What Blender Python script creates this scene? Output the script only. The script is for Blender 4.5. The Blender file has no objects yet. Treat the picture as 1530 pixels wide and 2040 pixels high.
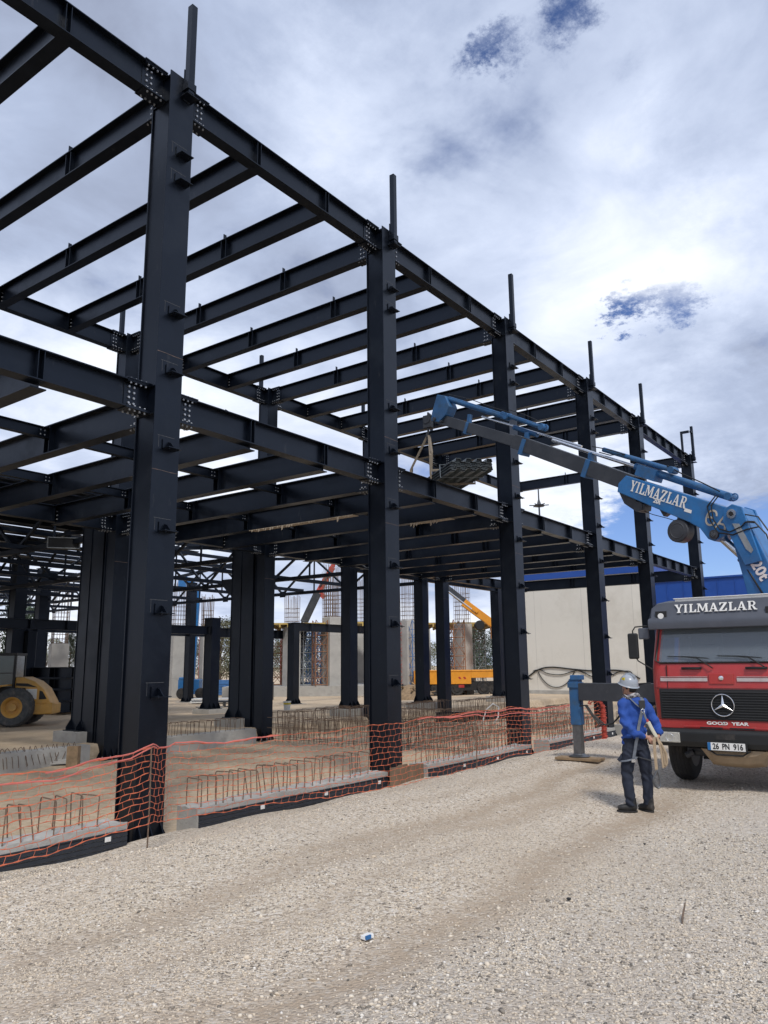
import bpy, bmesh, math, random
import numpy as np
from mathutils import Vector, Matrix
random.seed(7); np.random.seed(7)
R = math.radians
scene = bpy.context.scene
COL = scene.collection

# ------------------------------------------------------------------ helpers
class MB:
    """collects geometry and links it as one mesh object"""
    def __init__(self): self.v = []; self.f = []; self.m = []; self.mi = 0
    def add(self, vs, fs):
        o = len(self.v)
        self.v += [tuple(p) for p in vs]
        for f in fs:
            self.f.append([i + o for i in f]); self.m.append(self.mi)
        return self
    def box(self, x0, x1, y0, y1, z0, z1):
        vs = [(x, y, z) for z in (z0, z1) for y in (y0, y1) for x in (x0, x1)]
        return self.add(vs, [(0,2,3,1),(4,5,7,6),(0,1,5,4),(2,6,7,3),(0,4,6,2),(1,3,7,5)])
    def bar(self, p, q, w, h, up=(0,0,1)):
        p = Vector(p); q = Vector(q); d = (q-p).normalized(); u = Vector(up)
        if abs(d.dot(u)) > .98: u = Vector((1,0,0))
        s = d.cross(u).normalized()*(w/2); t = s.cross(d).normalized()*(h/2)
        vs = [p-s-t, p+s-t, p+s+t, p-s+t, q-s-t, q+s-t, q+s+t, q-s+t]
        return self.add(vs, [(0,1,2,3),(7,6,5,4),(0,4,5,1),(1,5,6,2),(2,6,7,3),(3,7,4,0)])
    def tube(self, pts, r, n=8, caps=True, flat=1.0, up=None):
        pts = [Vector(p) for p in pts]; k = len(pts)
        rs = r if isinstance(r, (list, tuple)) else [r]*k
        d0 = (pts[1]-pts[0]).normalized()
        a = Vector(up) if up else (Vector((0,0,1)) if abs(d0.z) < .9 else Vector((1,0,0)))
        s = d0.cross(a).normalized(); vs = []
        for i in range(k):
            d = (pts[min(i+1,k-1)]-pts[max(i-1,0)]).normalized()
            s = (s - d*s.dot(d)).normalized(); t = d.cross(s)
            rr = rs[i]; ra, rb = rr if isinstance(rr, (tuple, list)) else (rr, rr*flat)
            for j in range(n):
                an = 2*math.pi*j/n
                vs.append(pts[i] + s*math.cos(an)*ra + t*math.sin(an)*rb)
        fs = [(i*n+j, i*n+(j+1)%n, (i+1)*n+(j+1)%n, (i+1)*n+j) for i in range(k-1) for j in range(n)]
        if caps: fs += [tuple(range(n))[::-1], tuple((k-1)*n+j for j in range(n))]
        return self.add(vs, fs)
    def cyl(self, p, q, r, n=12, r2=None):
        return self.tube([p, q], [r, r if r2 is None else r2], n)
    def prism(self, poly, ext):
        """poly: 3-D points in order, ext: extrusion vector"""
        n = len(poly); e = Vector(ext); a = [Vector(p) for p in poly]
        return self.add(a + [p+e for p in a],
            [tuple(range(n))[::-1], tuple(range(n, 2*n))] + [(i, (i+1)%n, n+(i+1)%n, n+i) for i in range(n)])
    def ring(self, c, ax, r, t, n=24, k=8, a0=0, a1=2*math.pi):
        """torus (or arc of one) around axis ax"""
        ax = Vector(ax).normalized(); s = ax.orthogonal().normalized(); u = ax.cross(s); c = Vector(c)
        full = abs(a1-a0-2*math.pi) < 1e-6
        pts = [c + (s*math.cos(a0+(a1-a0)*i/n) + u*math.sin(a0+(a1-a0)*i/n))*r for i in range(n+1)]
        return self.tube(pts, t, k, caps=not full)
    def lathe(self, prof, c, ax=(0,0,1), n=24, ref=None, caps=True):
        """prof: (radius, height) pairs round axis ax through c"""
        ax = Vector(ax).normalized(); s = Vector(ref) if ref else ax.orthogonal().normalized(); u = ax.cross(s); c = Vector(c); vs = []
        for (r, h) in prof:
            for j in range(n):
                an = 2*math.pi*j/n
                vs.append(c + ax*h + (s*math.cos(an)+u*math.sin(an))*r)
        k = len(prof)
        fs = [(i*n+j, i*n+(j+1)%n, (i+1)*n+(j+1)%n, (i+1)*n+j) for i in range(k-1) for j in range(n)]
        if caps: fs += [tuple(range(n))[::-1], tuple((k-1)*n+j for j in range(n))]
        return self.add(vs, fs)
    def ibeam(self, p, q, h, b, tf=.018, tw=.012):
        """p, q: top centre line"""
        p = Vector(p); q = Vector(q); z = Vector((0,0,1))
        self.bar(p-z*tf/2, q-z*tf/2, b, tf); self.bar(p-z*(h-tf/2), q-z*(h-tf/2), b, tf)
        return self.bar(p-z*h/2, q-z*h/2, tw, h-2*tf)
    def hexbolt(self, p, ax, r=.017, l=.02):
        p = Vector(p); ax = Vector(ax)
        return self.cyl(p, p+ax*l, r, 6)
    def build(self, name, mats, parent=None, smooth=None, bevel=0, loc=None):
        me = bpy.data.meshes.new(name)
        me.from_pydata(self.v, [], self.f)
        if not isinstance(mats, (list, tuple)): mats = [mats]
        for m in mats: me.materials.append(m)
        if len(mats) > 1: me.polygons.foreach_set('material_index', self.m)
        bm = bmesh.new(); bm.from_mesh(me); bmesh.ops.recalc_face_normals(bm, faces=bm.faces); bm.to_mesh(me); bm.free()
        if smooth:
            me.polygons.foreach_set('use_smooth', [True]*len(me.polygons)); me.set_sharp_from_angle(angle=R(smooth))
        me.update()
        o = bpy.data.objects.new(name, me); COL.objects.link(o)
        if parent: o.parent = parent
        if loc: o.location = loc
        if bevel:
            b = o.modifiers.new('bevel', 'BEVEL'); b.width = bevel; b.segments = 2; b.limit_method = 'ANGLE'; b.angle_limit = R(40)
        return o

def tag(o, label=None, cat=None, group=None, kind=None):
    if label: o['label'] = label
    if cat: o['category'] = cat
    if group: o['group'] = group
    if kind: o['kind'] = kind
    return o
def empty(name, loc=(0,0,0), rz=0, label=None, cat=None, group=None):
    o = bpy.data.objects.new(name, None); o.empty_display_size = .3; COL.objects.link(o)
    o.location = loc; o.rotation_euler = (0,0,rz)
    return tag(o, label, cat, group)
def dup(o, parent=None, loc=None):
    c = o.copy(); COL.objects.link(c)
    if parent: c.parent = parent
    if loc is not None: c.location = loc
    for ch in list(o.children): dup(ch, c)
    return c
def remesh(o, size=.01, smooth=3):
    """fuse the loose pieces of a mesh into one continuous skin"""
    m = o.modifiers.new('r', 'REMESH'); m.mode = 'VOXEL'; m.voxel_size = size; m.use_smooth_shade = True
    if smooth:
        s = o.modifiers.new('s', 'SMOOTH'); s.iterations = smooth; s.factor = .5
    bpy.context.view_layer.update()
    me = bpy.data.meshes.new_from_object(o.evaluated_get(bpy.context.evaluated_depsgraph_get()))
    o.modifiers.clear(); old = o.data; mats = list(old.materials); o.data = me
    me.materials.clear()
    for x in mats: me.materials.append(x)
    bpy.data.meshes.remove(old)
    me.polygons.foreach_set('use_smooth', [True]*len(me.polygons))
    return o

# ------------------------------------------------------------------ materials
def mat(name, col, rough=.5, metal=0, var=.15, scale=4, bump=0, bscale=40, spec=.5, col2=None, coat=0, island=0, detail=4, dirt=None, dscale=1.2, damt=.5, scuff=None):
    m = bpy.data.materials.new(name); m.use_nodes = True
    nt = m.node_tree; N = nt.nodes; L = nt.links; b = N['Principled BSDF']
    b.inputs['Roughness'].default_value = rough; b.inputs['Metallic'].default_value = metal
    b.inputs['Specular IOR Level'].default_value = spec; b.inputs['Coat Weight'].default_value = coat
    tc = N.new('ShaderNodeTexCoord')
    n = N.new('ShaderNodeTexNoise'); n.inputs['Scale'].default_value = scale; n.inputs['Detail'].default_value = detail; n.inputs['Roughness'].default_value = .62
    L.new(tc.outputs['Object'], n.inputs['Vector'])
    r = N.new('ShaderNodeValToRGB'); e = r.color_ramp.elements
    c2 = col2 or tuple(c*(1+var) for c in col); c1 = col if col2 else tuple(c*(1-var) for c in col)
    e[0].position = .3; e[0].color = (*c1, 1); e[1].position = .7; e[1].color = (*c2, 1)
    L.new(n.outputs['Fac'], r.inputs['Fac']); out = r.outputs['Color']
    if dirt:
        n2 = N.new('ShaderNodeTexNoise'); n2.inputs['Scale'].default_value = dscale; n2.inputs['Detail'].default_value = 8; n2.inputs['Roughness'].default_value = .7
        L.new(tc.outputs['Object'], n2.inputs['Vector'])
        mr = N.new('ShaderNodeMapRange'); mr.inputs[1].default_value = .48; mr.inputs[2].default_value = .72; mr.inputs[4].default_value = damt
        L.new(n2.outputs['Fac'], mr.inputs[0])
        mx = N.new('ShaderNodeMix'); mx.data_type = 'RGBA'; mx.inputs['B'].default_value = (*dirt, 1)
        L.new(mr.outputs[0], mx.inputs['Factor']); L.new(out, mx.inputs['A']); out = mx.outputs['Result']
        ad = N.new('ShaderNodeMath'); ad.operation = 'MULTIPLY_ADD'; ad.inputs[1].default_value = .35; ad.inputs[2].default_value = rough
        L.new(mr.outputs[0], ad.inputs[0]); L.new(ad.outputs[0], b.inputs['Roughness'])
    if scuff:
        sc, scol, samt, squash = scuff
        mp = N.new('ShaderNodeMapping'); mp.inputs['Scale'].default_value = squash; L.new(tc.outputs['Object'], mp.inputs['Vector'])
        n4 = N.new('ShaderNodeTexNoise'); n4.inputs['Scale'].default_value = sc; n4.inputs['Detail'].default_value = 7; n4.inputs['Roughness'].default_value = .72; L.new(mp.outputs[0], n4.inputs['Vector'])
        mr = N.new('ShaderNodeMapRange'); mr.inputs[1].default_value = .62; mr.inputs[2].default_value = .78; mr.inputs[4].default_value = samt; L.new(n4.outputs['Fac'], mr.inputs[0])
        mx = N.new('ShaderNodeMix'); mx.data_type = 'RGBA'; mx.inputs['B'].default_value = (*scol, 1); L.new(mr.outputs[0], mx.inputs['Factor']); L.new(out, mx.inputs['A']); out = mx.outputs['Result']
    if island:
        g = N.new('ShaderNodeNewGeometry'); hs = N.new('ShaderNodeHueSaturation')
        mr = N.new('ShaderNodeMapRange'); mr.inputs[3].default_value = 1-island; mr.inputs[4].default_value = 1+island
        L.new(g.outputs['Random Per Island'], mr.inputs[0]); L.new(mr.outputs[0], hs.inputs['Value']); L.new(out, hs.inputs['Color']); out = hs.outputs['Color']
    L.new(out, b.inputs['Base Color'])
    if bump:
        n3 = N.new('ShaderNodeTexNoise'); n3.inputs['Scale'].default_value = bscale; n3.inputs['Detail'].default_value = 6
        L.new(tc.outputs['Object'], n3.inputs['Vector'])
        bp = N.new('ShaderNodeBump'); bp.inputs['Strength'].default_value = bump; bp.inputs['Distance'].default_value = .02
        L.new(n3.outputs['Fac'], bp.inputs['Height']); L.new(bp.outputs[0], b.inputs['Normal'])
    return m
M = {}
M['steel'] = mat('painted_steel', (.0020,.0032,.0062), .33, 0, .25, 1.3, .06, 9, spec=.33, dirt=(.013,.017,.023), dscale=.9, damt=.5, scuff=(7, (.060,.058,.056), .6, (1,1,.25)))
M['steel'].node_tree.nodes['Principled BSDF'].inputs['Specular Tint'].default_value = (.80,.93,1.16,1)
M['bolt'] = mat('galvanised_bolt', (.36,.38,.41), .45, .5, .2, 30)
M['galv'] = mat('galvanised_sheet', (.38,.41,.42), .38, .75, .3, 6, dirt=(.16,.17,.17), dscale=3)
M['concrete'] = mat('concrete', (.37,.36,.335), .9, 0, .22, 3, .5, 25, dirt=(.22,.20,.17), dscale=1.5)
M['concrete_pale'] = mat('pale_concrete', (.40,.39,.365), .9, 0, .14, 1.0, .2, 12, dirt=(.27,.26,.24), dscale=.6)
M['rebar'] = mat('rusty_rebar', (.15,.105,.075), .8, .1, .4, 18, dirt=(.22,.10,.045), dscale=9)
M['membrane'] = mat('black_membrane', (.016,.020,.028), .55, 0, .25, 8)
M['net'] = mat('orange_net', (.60,.145,.065), .6, 0, .3, 2.5, dirt=(.34,.12,.08), dscale=1.5)
M['net_dense'] = mat('dull_rolled_net', (.40,.055,.034), .65, 0, .35, 9)
M['net_pale'] = mat('pale_red_net', (.62,.16,.13), .6, 0, .2, 5)
M['wood'] = mat('weathered_wood', (.24,.165,.095), .8, 0, .3, 6, .3, 30)
M['ply'] = mat('formwork_ply', (.17,.115,.072), .8, 0, .3, 3, .4, 30, dirt=(.26,.21,.15))
M['formwork'] = mat('yellow_formwork', (.42,.30,.09), .7, 0, .2, 1.5)
M['rubber'] = mat('rubber', (.018,.018,.019), .85, 0, .3, 8, dirt=(.12,.105,.09), dscale=3, damt=.5)
M['black'] = mat('black_plastic', (.008,.009,.010), .55, 0, .2, 6)
M['chrome'] = mat('chrome', (.72,.73,.75), .14, 1, .05, 5)
M['blue'] = mat('crane_blue', (.016,.130,.345), .38, 0, .15, 3, coat=.2, dirt=(.045,.095,.18), dscale=2, damt=.6, scuff=(8, (.08,.09,.10), .55, (1,1,1)))
M['red'] = mat('cab_red', (.37,.027,.026), .34, 0, .1, 2, coat=.3, dirt=(.30,.075,.06), dscale=1.6, damt=.55, scuff=(9, (.36,.22,.17), .35, (1,1,1)))
M['boomgrey'] = mat('boom_grey', (.030,.034,.042), .45, 0, .2, 2, dirt=(.065,.068,.075), dscale=2, scuff=(7, (.15,.148,.145), .4, (1,1,1)))
M['visor'] = mat('visor_grey', (.070,.078,.098), .45, 0, .12, 3)
M['deck'] = mat('dull_zinc_deck', (.19,.215,.225), .42, .55, .3, 5, dirt=(.11,.12,.125), dscale=3)
M['jackblue'] = mat('faded_dark_blue', (.019,.095,.235), .5, 0, .2, 4, dirt=(.05,.08,.11), dscale=5, damt=.7)
M['white'] = mat('white_paint', (.72,.72,.70), .5, 0, .06, 5)
M['cream'] = mat('cream_render', (.66,.635,.57), .85, 0, .05, .25, .05, 20, dirt=(.50,.465,.40), dscale=.35, damt=.7, scuff=(1.2, (.42,.39,.33), .35, (1,1,.12)))
M['bluewall'] = mat('blue_cladding', (.010,.062,.30), .45, 0, .1, .4)
M['loader'] = mat('loader_yellow', (.62,.34,.075), .5, 0, .12, 3, dirt=(.36,.26,.15), dscale=2)
M['truckorange'] = mat('crane_orange', (.66,.27,.02), .45, 0, .1, 3)
M['glass'] = mat('cab_glass', (.03,.04,.045), .06, 0, .1, 2, spec=.8)
M['trunk'] = mat('bark', (.10,.075,.055), .9, 0, .3, 8)
M['needle'] = mat('pine_needles', (.045,.068,.040), .75, 0, .3, .6, island=.5)
M['leafdry'] = mat('dry_olive_leaves', (.13,.13,.075), .75, 0, .3, .6, island=.5)
M['scafred'] = mat('red_scaffold', (.40,.05,.035), .5, 0, .2, 4)
M['scafblue'] = mat('blue_scaffold', (.05,.15,.36), .5, 0, .2, 4)
M['scafgrey'] = mat('grey_scaffold', (.30,.32,.33), .45, .4, .2, 4)
M['scafbrown'] = mat('brown_scaffold', (.26,.12,.06), .6, 0, .2, 4)

# ------------------------------------------------------------------ camera
YAW, PIT, ROLL = .9361, .1939, -.0104
fw = Vector((math.cos(PIT)*math.sin(YAW), math.cos(PIT)*math.cos(YAW), math.sin(PIT)))
rt = Vector((math.cos(YAW), -math.sin(YAW), 0)); up = rt.cross(fw)
r2 = rt*math.cos(ROLL) + up*math.sin(ROLL); u2 = -rt*math.sin(ROLL) + up*math.cos(ROLL)
cd = bpy.data.cameras.new('camera'); cam = bpy.data.objects.new('camera', cd); COL.objects.link(cam)
cam.matrix_world = Matrix(((r2.x,u2.x,-fw.x,-7.099),(r2.y,u2.y,-fw.y,-9.61),(r2.z,u2.z,-fw.z,2.495),(0,0,0,1)))
cd.sensor_fit = 'VERTICAL'; cd.sensor_height = 24; cd.lens = 24*1540.5/2040; cd.clip_start = .1; cd.clip_end = 3000
scene.camera = cam

# ------------------------------------------------------------------ light and sky
vs = scene.view_settings; vs.view_transform = 'Standard'; vs.look = 'None'; vs.exposure = .3; vs.gamma = 1
SUN_EL, SUN_AZ = R(52), R(222)      # azimuth measured from +Y towards +X
sd = bpy.data.lights.new('sun', 'SUN'); sd.energy = 2.15; sd.angle = R(10); sd.color = (1,.95,.88)
sun = bpy.data.objects.new('sun', sd); COL.objects.link(sun)
sdir = Vector((math.cos(SUN_EL)*math.sin(SUN_AZ), math.cos(SUN_EL)*math.cos(SUN_AZ), math.sin(SUN_EL)))
sun.rotation_euler = sdir.to_track_quat('Z', 'Y').to_euler(); sun.location = sdir*60

w = bpy.data.worlds.new('World'); scene.world = w; w.use_nodes = True
nt = w.node_tree; N = nt.nodes; L = nt.links; N.clear()
def nd(t, **k):
    n = N.new(t)
    for a, b in k.items(): setattr(n, a, b)
    return n
def math_(op, a, b=None, c=None, clamp=False):
    n = nd('ShaderNodeMath', operation=op, use_clamp=clamp)
    for i, x in enumerate((a, b, c)):
        if x is None: continue
        if isinstance(x, (int, float)): n.inputs[i].default_value = x
        else: L.new(x, n.inputs[i])
    return n.outputs[0]
def vmath(op, a, b=None, scale=None):
    n = nd('ShaderNodeVectorMath', operation=op)
    for i, x in enumerate((a, b)):
        if x is None: continue
        if isinstance(x, (tuple, Vector)): n.inputs[i].default_value = tuple(x)
        else: L.new(x, n.inputs[i])
    if scale is not None:
        if isinstance(scale, (int, float)): n.inputs['Scale'].default_value = scale
        else: L.new(scale, n.inputs['Scale'])
    return n
def maprange(x, a, b, c=0, d=1, smooth=True):
    n = nd('ShaderNodeMapRange', interpolation_type='SMOOTHSTEP' if smooth else 'LINEAR')
    L.new(x, n.inputs[0])
    for i, v in enumerate((a, b, c, d)): n.inputs[i+1].default_value = v
    return n.outputs[0]
sky = nd('ShaderNodeTexSky', sky_type='NISHITA'); sky.sun_disc = False
sky.sun_elevation = SUN_EL; sky.sun_rotation = SUN_AZ; sky.altitude = 800; sky.air_density = 1; sky.dust_density = .6; sky.ozone_density = 2.2
tc = nd('ShaderNodeTexCoord'); dirv = vmath('NORMALIZE', tc.outputs['Generated']).outputs[0]
sx = nd('ShaderNodeSeparateXYZ'); L.new(dirv, sx.inputs[0])
zz = math_('MAXIMUM', sx.outputs[2], 0)
# the cloud layer as a flat sheet overhead, so it closes up towards the horizon
inv = math_('DIVIDE', 1, math_('ADD', zz, .22))
plane = vmath('SCALE', dirv, scale=inv).outputs[0]
def noise(vec, scale, detail=6, rough=.6, dist=0, off=(0,0,0)):
    n = nd('ShaderNodeTexNoise'); n.inputs['Scale'].default_value = scale; n.inputs['Detail'].default_value = detail
    n.inputs['Roughness'].default_value = rough; n.inputs['Distortion'].default_value = dist
    L.new(vmath('ADD', vec, off).outputs[0], n.inputs['Vector']); return n.outputs['Fac']
def pdir(x, y):
    return (fw + r2*((x-765)/1540.5) + u2*((1020-y)/1540.5)).normalized()
wn = nd('ShaderNodeTexNoise'); wn.inputs['Scale'].default_value = 16; wn.inputs['Detail'].default_value = 9; wn.inputs['Roughness'].default_value = .72; L.new(plane, wn.inputs['Vector'])
dirw = vmath('ADD', dirv, vmath('SCALE', vmath('SUBTRACT', wn.outputs['Color'], (.5,.5,.5)).outputs[0], scale=.115).outputs[0]).outputs[0]
def blob(x, y, rad, soft=1.0):
    d = vmath('DISTANCE', dirw, pdir(x, y)).outputs['Value']
    return maprange(d, rad, rad*(1-soft), 0, 1)
def addall(lst):
    o = lst[0]
    for k in lst[1:]: o = math_('ADD', o, k)
    return o
n1 = noise(plane, 1.6, 9, .58, .35)                 # cloud edges
n2 = noise(plane, .75, 5, .55, .2, (3.1,1.7,0))      # big tonal masses
n3 = noise(plane, 3.2, 7, .56, .5, (7.3,2.2,0))      # billows
holes = addall([math_('MULTIPLY', blob(*h[:3]), h[3]) for h in (
    (1125,0,.062,.60), (1000,78,.045,.42), (948,98,.035,.34), (1340,535,.075,.60), (1235,600,.055,.56), (1300,600,.07,.36), (1390,610,.05,.38), (1220,640,.04,.44), (1290,1010,.10,.34), (1340,180,.12,.20),
    (1430,1120,.19,.56), (1200,1130,.15,.46), (1560,1010,.08,.30), (420,1210,.30,.3), (930,1200,.22,.3))])
cov = math_('SUBTRACT', math_('ADD', math_('MULTIPLY', math_('SUBTRACT', n1, .5), 1.9), .86), holes)
cov = math_('ADD', cov, math_('MULTIPLY', math_('SUBTRACT', n3, .5), 1.15))
lowband = maprange(sx.outputs[2], .13, .02, 0, 1)
cov = math_('ADD', cov, math_('MULTIPLY', lowband, .55))
cover = maprange(cov, .10, .62)
bright = addall([math_('MULTIPLY', blob(*h[:3]), h[3]) for h in (
    (600,230,.16,.20), (790,270,.20,.24), (1280,600,.22,.22), (1050,520,.3,.06), (1120,950,.22,.30), (900,860,.3,.25), (1180,90,.20,.14), (1250,260,.25,.12), (980,230,.25,.10), (1420,420,.25,.08), (1400,1040,.14,.25), (200,840,.30,.34), (480,900,.25,.24))])
dark = addall([math_('MULTIPLY', blob(*h[:3]), h[3]) for h in ((1480,860,.22,.24), (1130,720,.22,.10), (1080,170,.10,.12), (1480,330,.16,.10), (1330,170,.14,.10), (860,650,.22,.08), (500,60,.25,.04))])
tone = addall([math_('MULTIPLY', math_('SUBTRACT', n2, .5), 1.25), math_('MULTIPLY', math_('SUBTRACT', n3, .5), .95), math_('MULTIPLY', math_('SUBTRACT', n1, .5), .35), bright])
tone = math_('ADD', math_('SUBTRACT', math_('ADD', tone, .375), dark), math_('MULTIPLY', lowband, .34))
cr = nd('ShaderNodeValToRGB'); e = cr.color_ramp.elements
e[0].position = 0; e[0].color = (.27,.31,.42,1); e[1].position = 1; e[1].color = (1.0,1.0,1.0,1)
for p, c in ((.25,(.39,.455,.61,1)), (.5,(.56,.63,.79,1)), (.75,(.79,.84,.94,1))):
    k = e.new(p); k.color = c
L.new(tone, cr.inputs[0])
bg1 = nd('ShaderNodeBackground'); bg1.inputs[1].default_value = .082
tn = nd('ShaderNodeMix', data_type='RGBA', blend_type='MULTIPLY'); tn.inputs['Factor'].default_value = 1; tn.inputs['B'].default_value = (.86,.95,1.28,1)
L.new(sky.outputs[0], tn.inputs['A']); L.new(tn.outputs['Result'], bg1.inputs[0])
bg2 = nd('ShaderNodeBackground'); bg2.inputs[1].default_value = 1.0; L.new(cr.outputs[0], bg2.inputs[0])
mx = nd('ShaderNodeMixShader'); L.new(cover, mx.inputs[0]); L.new(bg1.outputs[0], mx.inputs[1]); L.new(bg2.outputs[0], mx.inputs[2])
ow = nd('ShaderNodeOutputWorld'); L.new(mx.outputs[0], ow.inputs[0])

# ------------------------------------------------------------------ ground
def sst(a, b, x):
    t = np.clip((x-a)/(b-a), 0, 1); return t*t*(3-2*t)
TRACKS = [(-4.35,-4.45,.30,-8,6.5,.8), (-6.55,-5.75,.34,-5,5.2,1), (-4.0,-3.85,.26,-1,8.5,1), (-8.2,-7.6,.4,-8,-1.5,.3), (-3.0,-3.1,.18,2,9,.5), (-5.3,-5.1,.2,-6,1,.5)]
def track(x, y):
    m = np.zeros_like(np.asarray(x, float))
    for (ya, yb, wd, x0, x1, amp) in TRACKS:
        yc = ya+(yb-ya)*np.clip((x-x0)/(x1-x0),0,1); yy = yc + .12*np.sin(x*.8+yc) + .06*np.sin(x*2.3+yc*3)
        m = np.maximum(m, amp*np.exp(-((y-yy)/wd)**2)*sst(x0-1.5, x0+1, x)*sst(x1+1.2, x1-1, x))
    return m
def gz(x, y):
    """height of the ground: raised gravel bank in front, lower site inside the frame, hall floor behind"""
    x = np.asarray(x, float); y = np.asarray(y, float)
    bank = .16 + .44*sst(-.25, -2.9, y) + .08*sst(4, 12, x)*sst(-.3, -1.5, y)
    near = .20*sst(7.5, 1.5, np.hypot(x+6.5, y+9.0)); dip = -.14*np.exp(-((x-3.4)/2.2)**2-((y+5.6)/2)**2)
    bank = bank + near + dip + .02*np.sin(x*1.3+y*.7) + .014*np.sin(x*2.9-y*2.3+1)
    bank += .03*np.exp(-((y+1.0)/.5)**2)*np.sin(x*2.1) - .026*track(x,y)
    inside = .0 + .03*np.sin(x*.9)*np.cos(y*1.1) + .02*np.sin(x*2.3+y*1.7)
    z = bank + (inside-bank)*sst(-.22, .12, y)
    hall = .42 - .22*sst(14, 21, y) + .02*np.sin(x*.5+y*.3)
    z = z + (hall-z)*sst(9.75, 9.98, y)
    far = sst(34, 42, x)*sst(8, 3, y); z = z + (.45-z)*far
    return z
def gp(x, y): return float(gz(x, y))
xs = np.concatenate([[-400,-200,-100,-60,-40,-28,-20,-15,-12,-10], np.arange(-9,16,.12), np.arange(16,50,.6), [52,56,62,70,85,110,150,220,350,600]])
ys = np.concatenate([[-400,-200,-100,-60,-40,-28,-20,-16], np.arange(-13,.6,.085), np.arange(.6,9.6,.3), np.arange(9.6,10.1,.06), np.arange(10.1,50,.6), [52,56,62,70,85,110,150,220,350,600]])
GX, GY = np.meshgrid(xs, ys); GZ = gz(GX, GY)
nx, ny = len(xs), len(ys)
idx = np.arange(nx*ny).reshape(ny, nx)
faces = np.stack([idx[:-1,:-1], idx[:-1,1:], idx[1:,1:], idx[1:,:-1]], -1).reshape(-1, 4)
me = bpy.data.meshes.new('ground'); me.from_pydata(np.stack([GX,GY,GZ],-1).reshape(-1,3).tolist(), [], faces.tolist())
me.polygons.foreach_set('use_smooth', [True]*len(me.polygons))
ca = me.color_attributes.new('mask', 'FLOAT_COLOR', 'POINT')
gravel_m = sst(.05, -.25, GY)*(1-sst(34,42,GX)); tr = track(GX, GY)
ca.data.foreach_set('color', np.stack([gravel_m, tr, sst(9.7,10.2,GY), np.ones_like(GX)], -1).reshape(-1).astype(np.float32))
ground = bpy.data.objects.new('ground', me); COL.objects.link(ground); tag(ground, 'pale crushed stone yard rutted by brown wheel tracks', kind='structure')
gm = bpy.data.materials.new('ground_gravel_and_soil'); gm.use_nodes = True
nt = gm.node_tree; N = nt.nodes; L = nt.links; bs = N['Principled BSDF']; bs.inputs['Roughness'].default_value = .92; bs.inputs['Specular IOR Level'].default_value = .2
tc = nd('ShaderNodeTexCoord'); P3 = tc.outputs['Object']
at = nd('ShaderNodeAttribute', attribute_name='mask'); sp = nd('ShaderNodeSeparateColor'); L.new(at.outputs['Color'], sp.inputs[0])
def ramp(x, stops):
    r = nd('ShaderNodeValToRGB'); e = r.color_ramp.elements
    e[0].position, e[0].color = stops[0][0], (*stops[0][1],1); e[1].position, e[1].color = stops[-1][0], (*stops[-1][1],1)
    for p, c in stops[1:-1]:
        k = e.new(p); k.color = (*c,1)
    L.new(x, r.inputs[0]); return r.outputs[0]
def mixc(f, a, b, mode='MIX'):
    m = nd('ShaderNodeMix', data_type='RGBA', blend_type=mode)
    if isinstance(f, (int,float)): m.inputs['Factor'].default_value = f
    else: L.new(f, m.inputs['Factor'])
    for s, v in (('A',a),('B',b)):
        if isinstance(v, tuple): m.inputs[s].default_value = (*v,1)
        else: L.new(v, m.inputs[s])
    return m.outputs['Result']
def vor(scale, out='Color'):
    v = nd('ShaderNodeTexVoronoi'); v.inputs['Scale'].default_value = scale; L.new(P3, v.inputs['Vector']); return v
v1 = vor(38); v2 = vor(75); hs = nd('ShaderNodeSeparateColor'); L.new(v1.outputs['Color'], hs.inputs[0]); hs2 = nd('ShaderNodeSeparateColor'); L.new(v2.outputs['Color'], hs2.inputs[0])
st = math_('ADD', math_('MULTIPLY', hs.outputs[0], .6), math_('MULTIPLY', hs2.outputs[0], .4))
stone = ramp(st, [(.12,(.21,.18,.15)), (.35,(.485,.405,.315)), (.6,(.63,.545,.435)), (.9,(.72,.68,.62))])
nA = noise(P3, .55, 5, .6); nB = noise(P3, 6, 6, .65); nC = noise(P3, 90, 4, .6)
stone = mixc(maprange(nA, .4, .7, 0, .35), stone, (.50,.42,.33))
yy_ = nd('ShaderNodeSeparateXYZ'); L.new(P3, yy_.inputs[0]); stone = mixc(math_('MULTIPLY', maprange(math_('ADD', yy_.outputs[1], math_('MULTIPLY', nA, 1.2)), -5.3, -6.9), .4), stone, (.44,.41,.37))
dirt = ramp(nB, [(.3,(.30,.23,.16)), (.7,(.44,.35,.26))])
tm = math_('MULTIPLY', sp.outputs[1], maprange(nB, .28, .62, .25, .95))
grav = mixc(tm, stone, dirt)
soil = ramp(math_('ADD', math_('MULTIPLY', nB, .6), math_('MULTIPLY', nC, .4)), [(.3,(.31,.235,.16)), (.52,(.50,.395,.275)), (.72,(.64,.54,.41))])
soil2 = ramp(nA, [(.35,(.60,.485,.35)), (.65,(.48,.37,.255))])
soil = mixc(math_('MULTIPLY', sp.outputs[2], .6), soil, soil2)
L.new(mixc(sp.outputs[0], soil, grav), bs.inputs['Base Color'])
hgt = math_('ADD', math_('MULTIPLY', v1.outputs['Distance'], -1.0), math_('MULTIPLY', nC, .5))
bp = nd('ShaderNodeBump'); bp.inputs['Strength'].default_value = .8; bp.inputs['Distance'].default_value = .02; L.new(hgt, bp.inputs['Height']); L.new(bp.outputs[0], bs.inputs['Normal'])
me.materials.append(gm)

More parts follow.
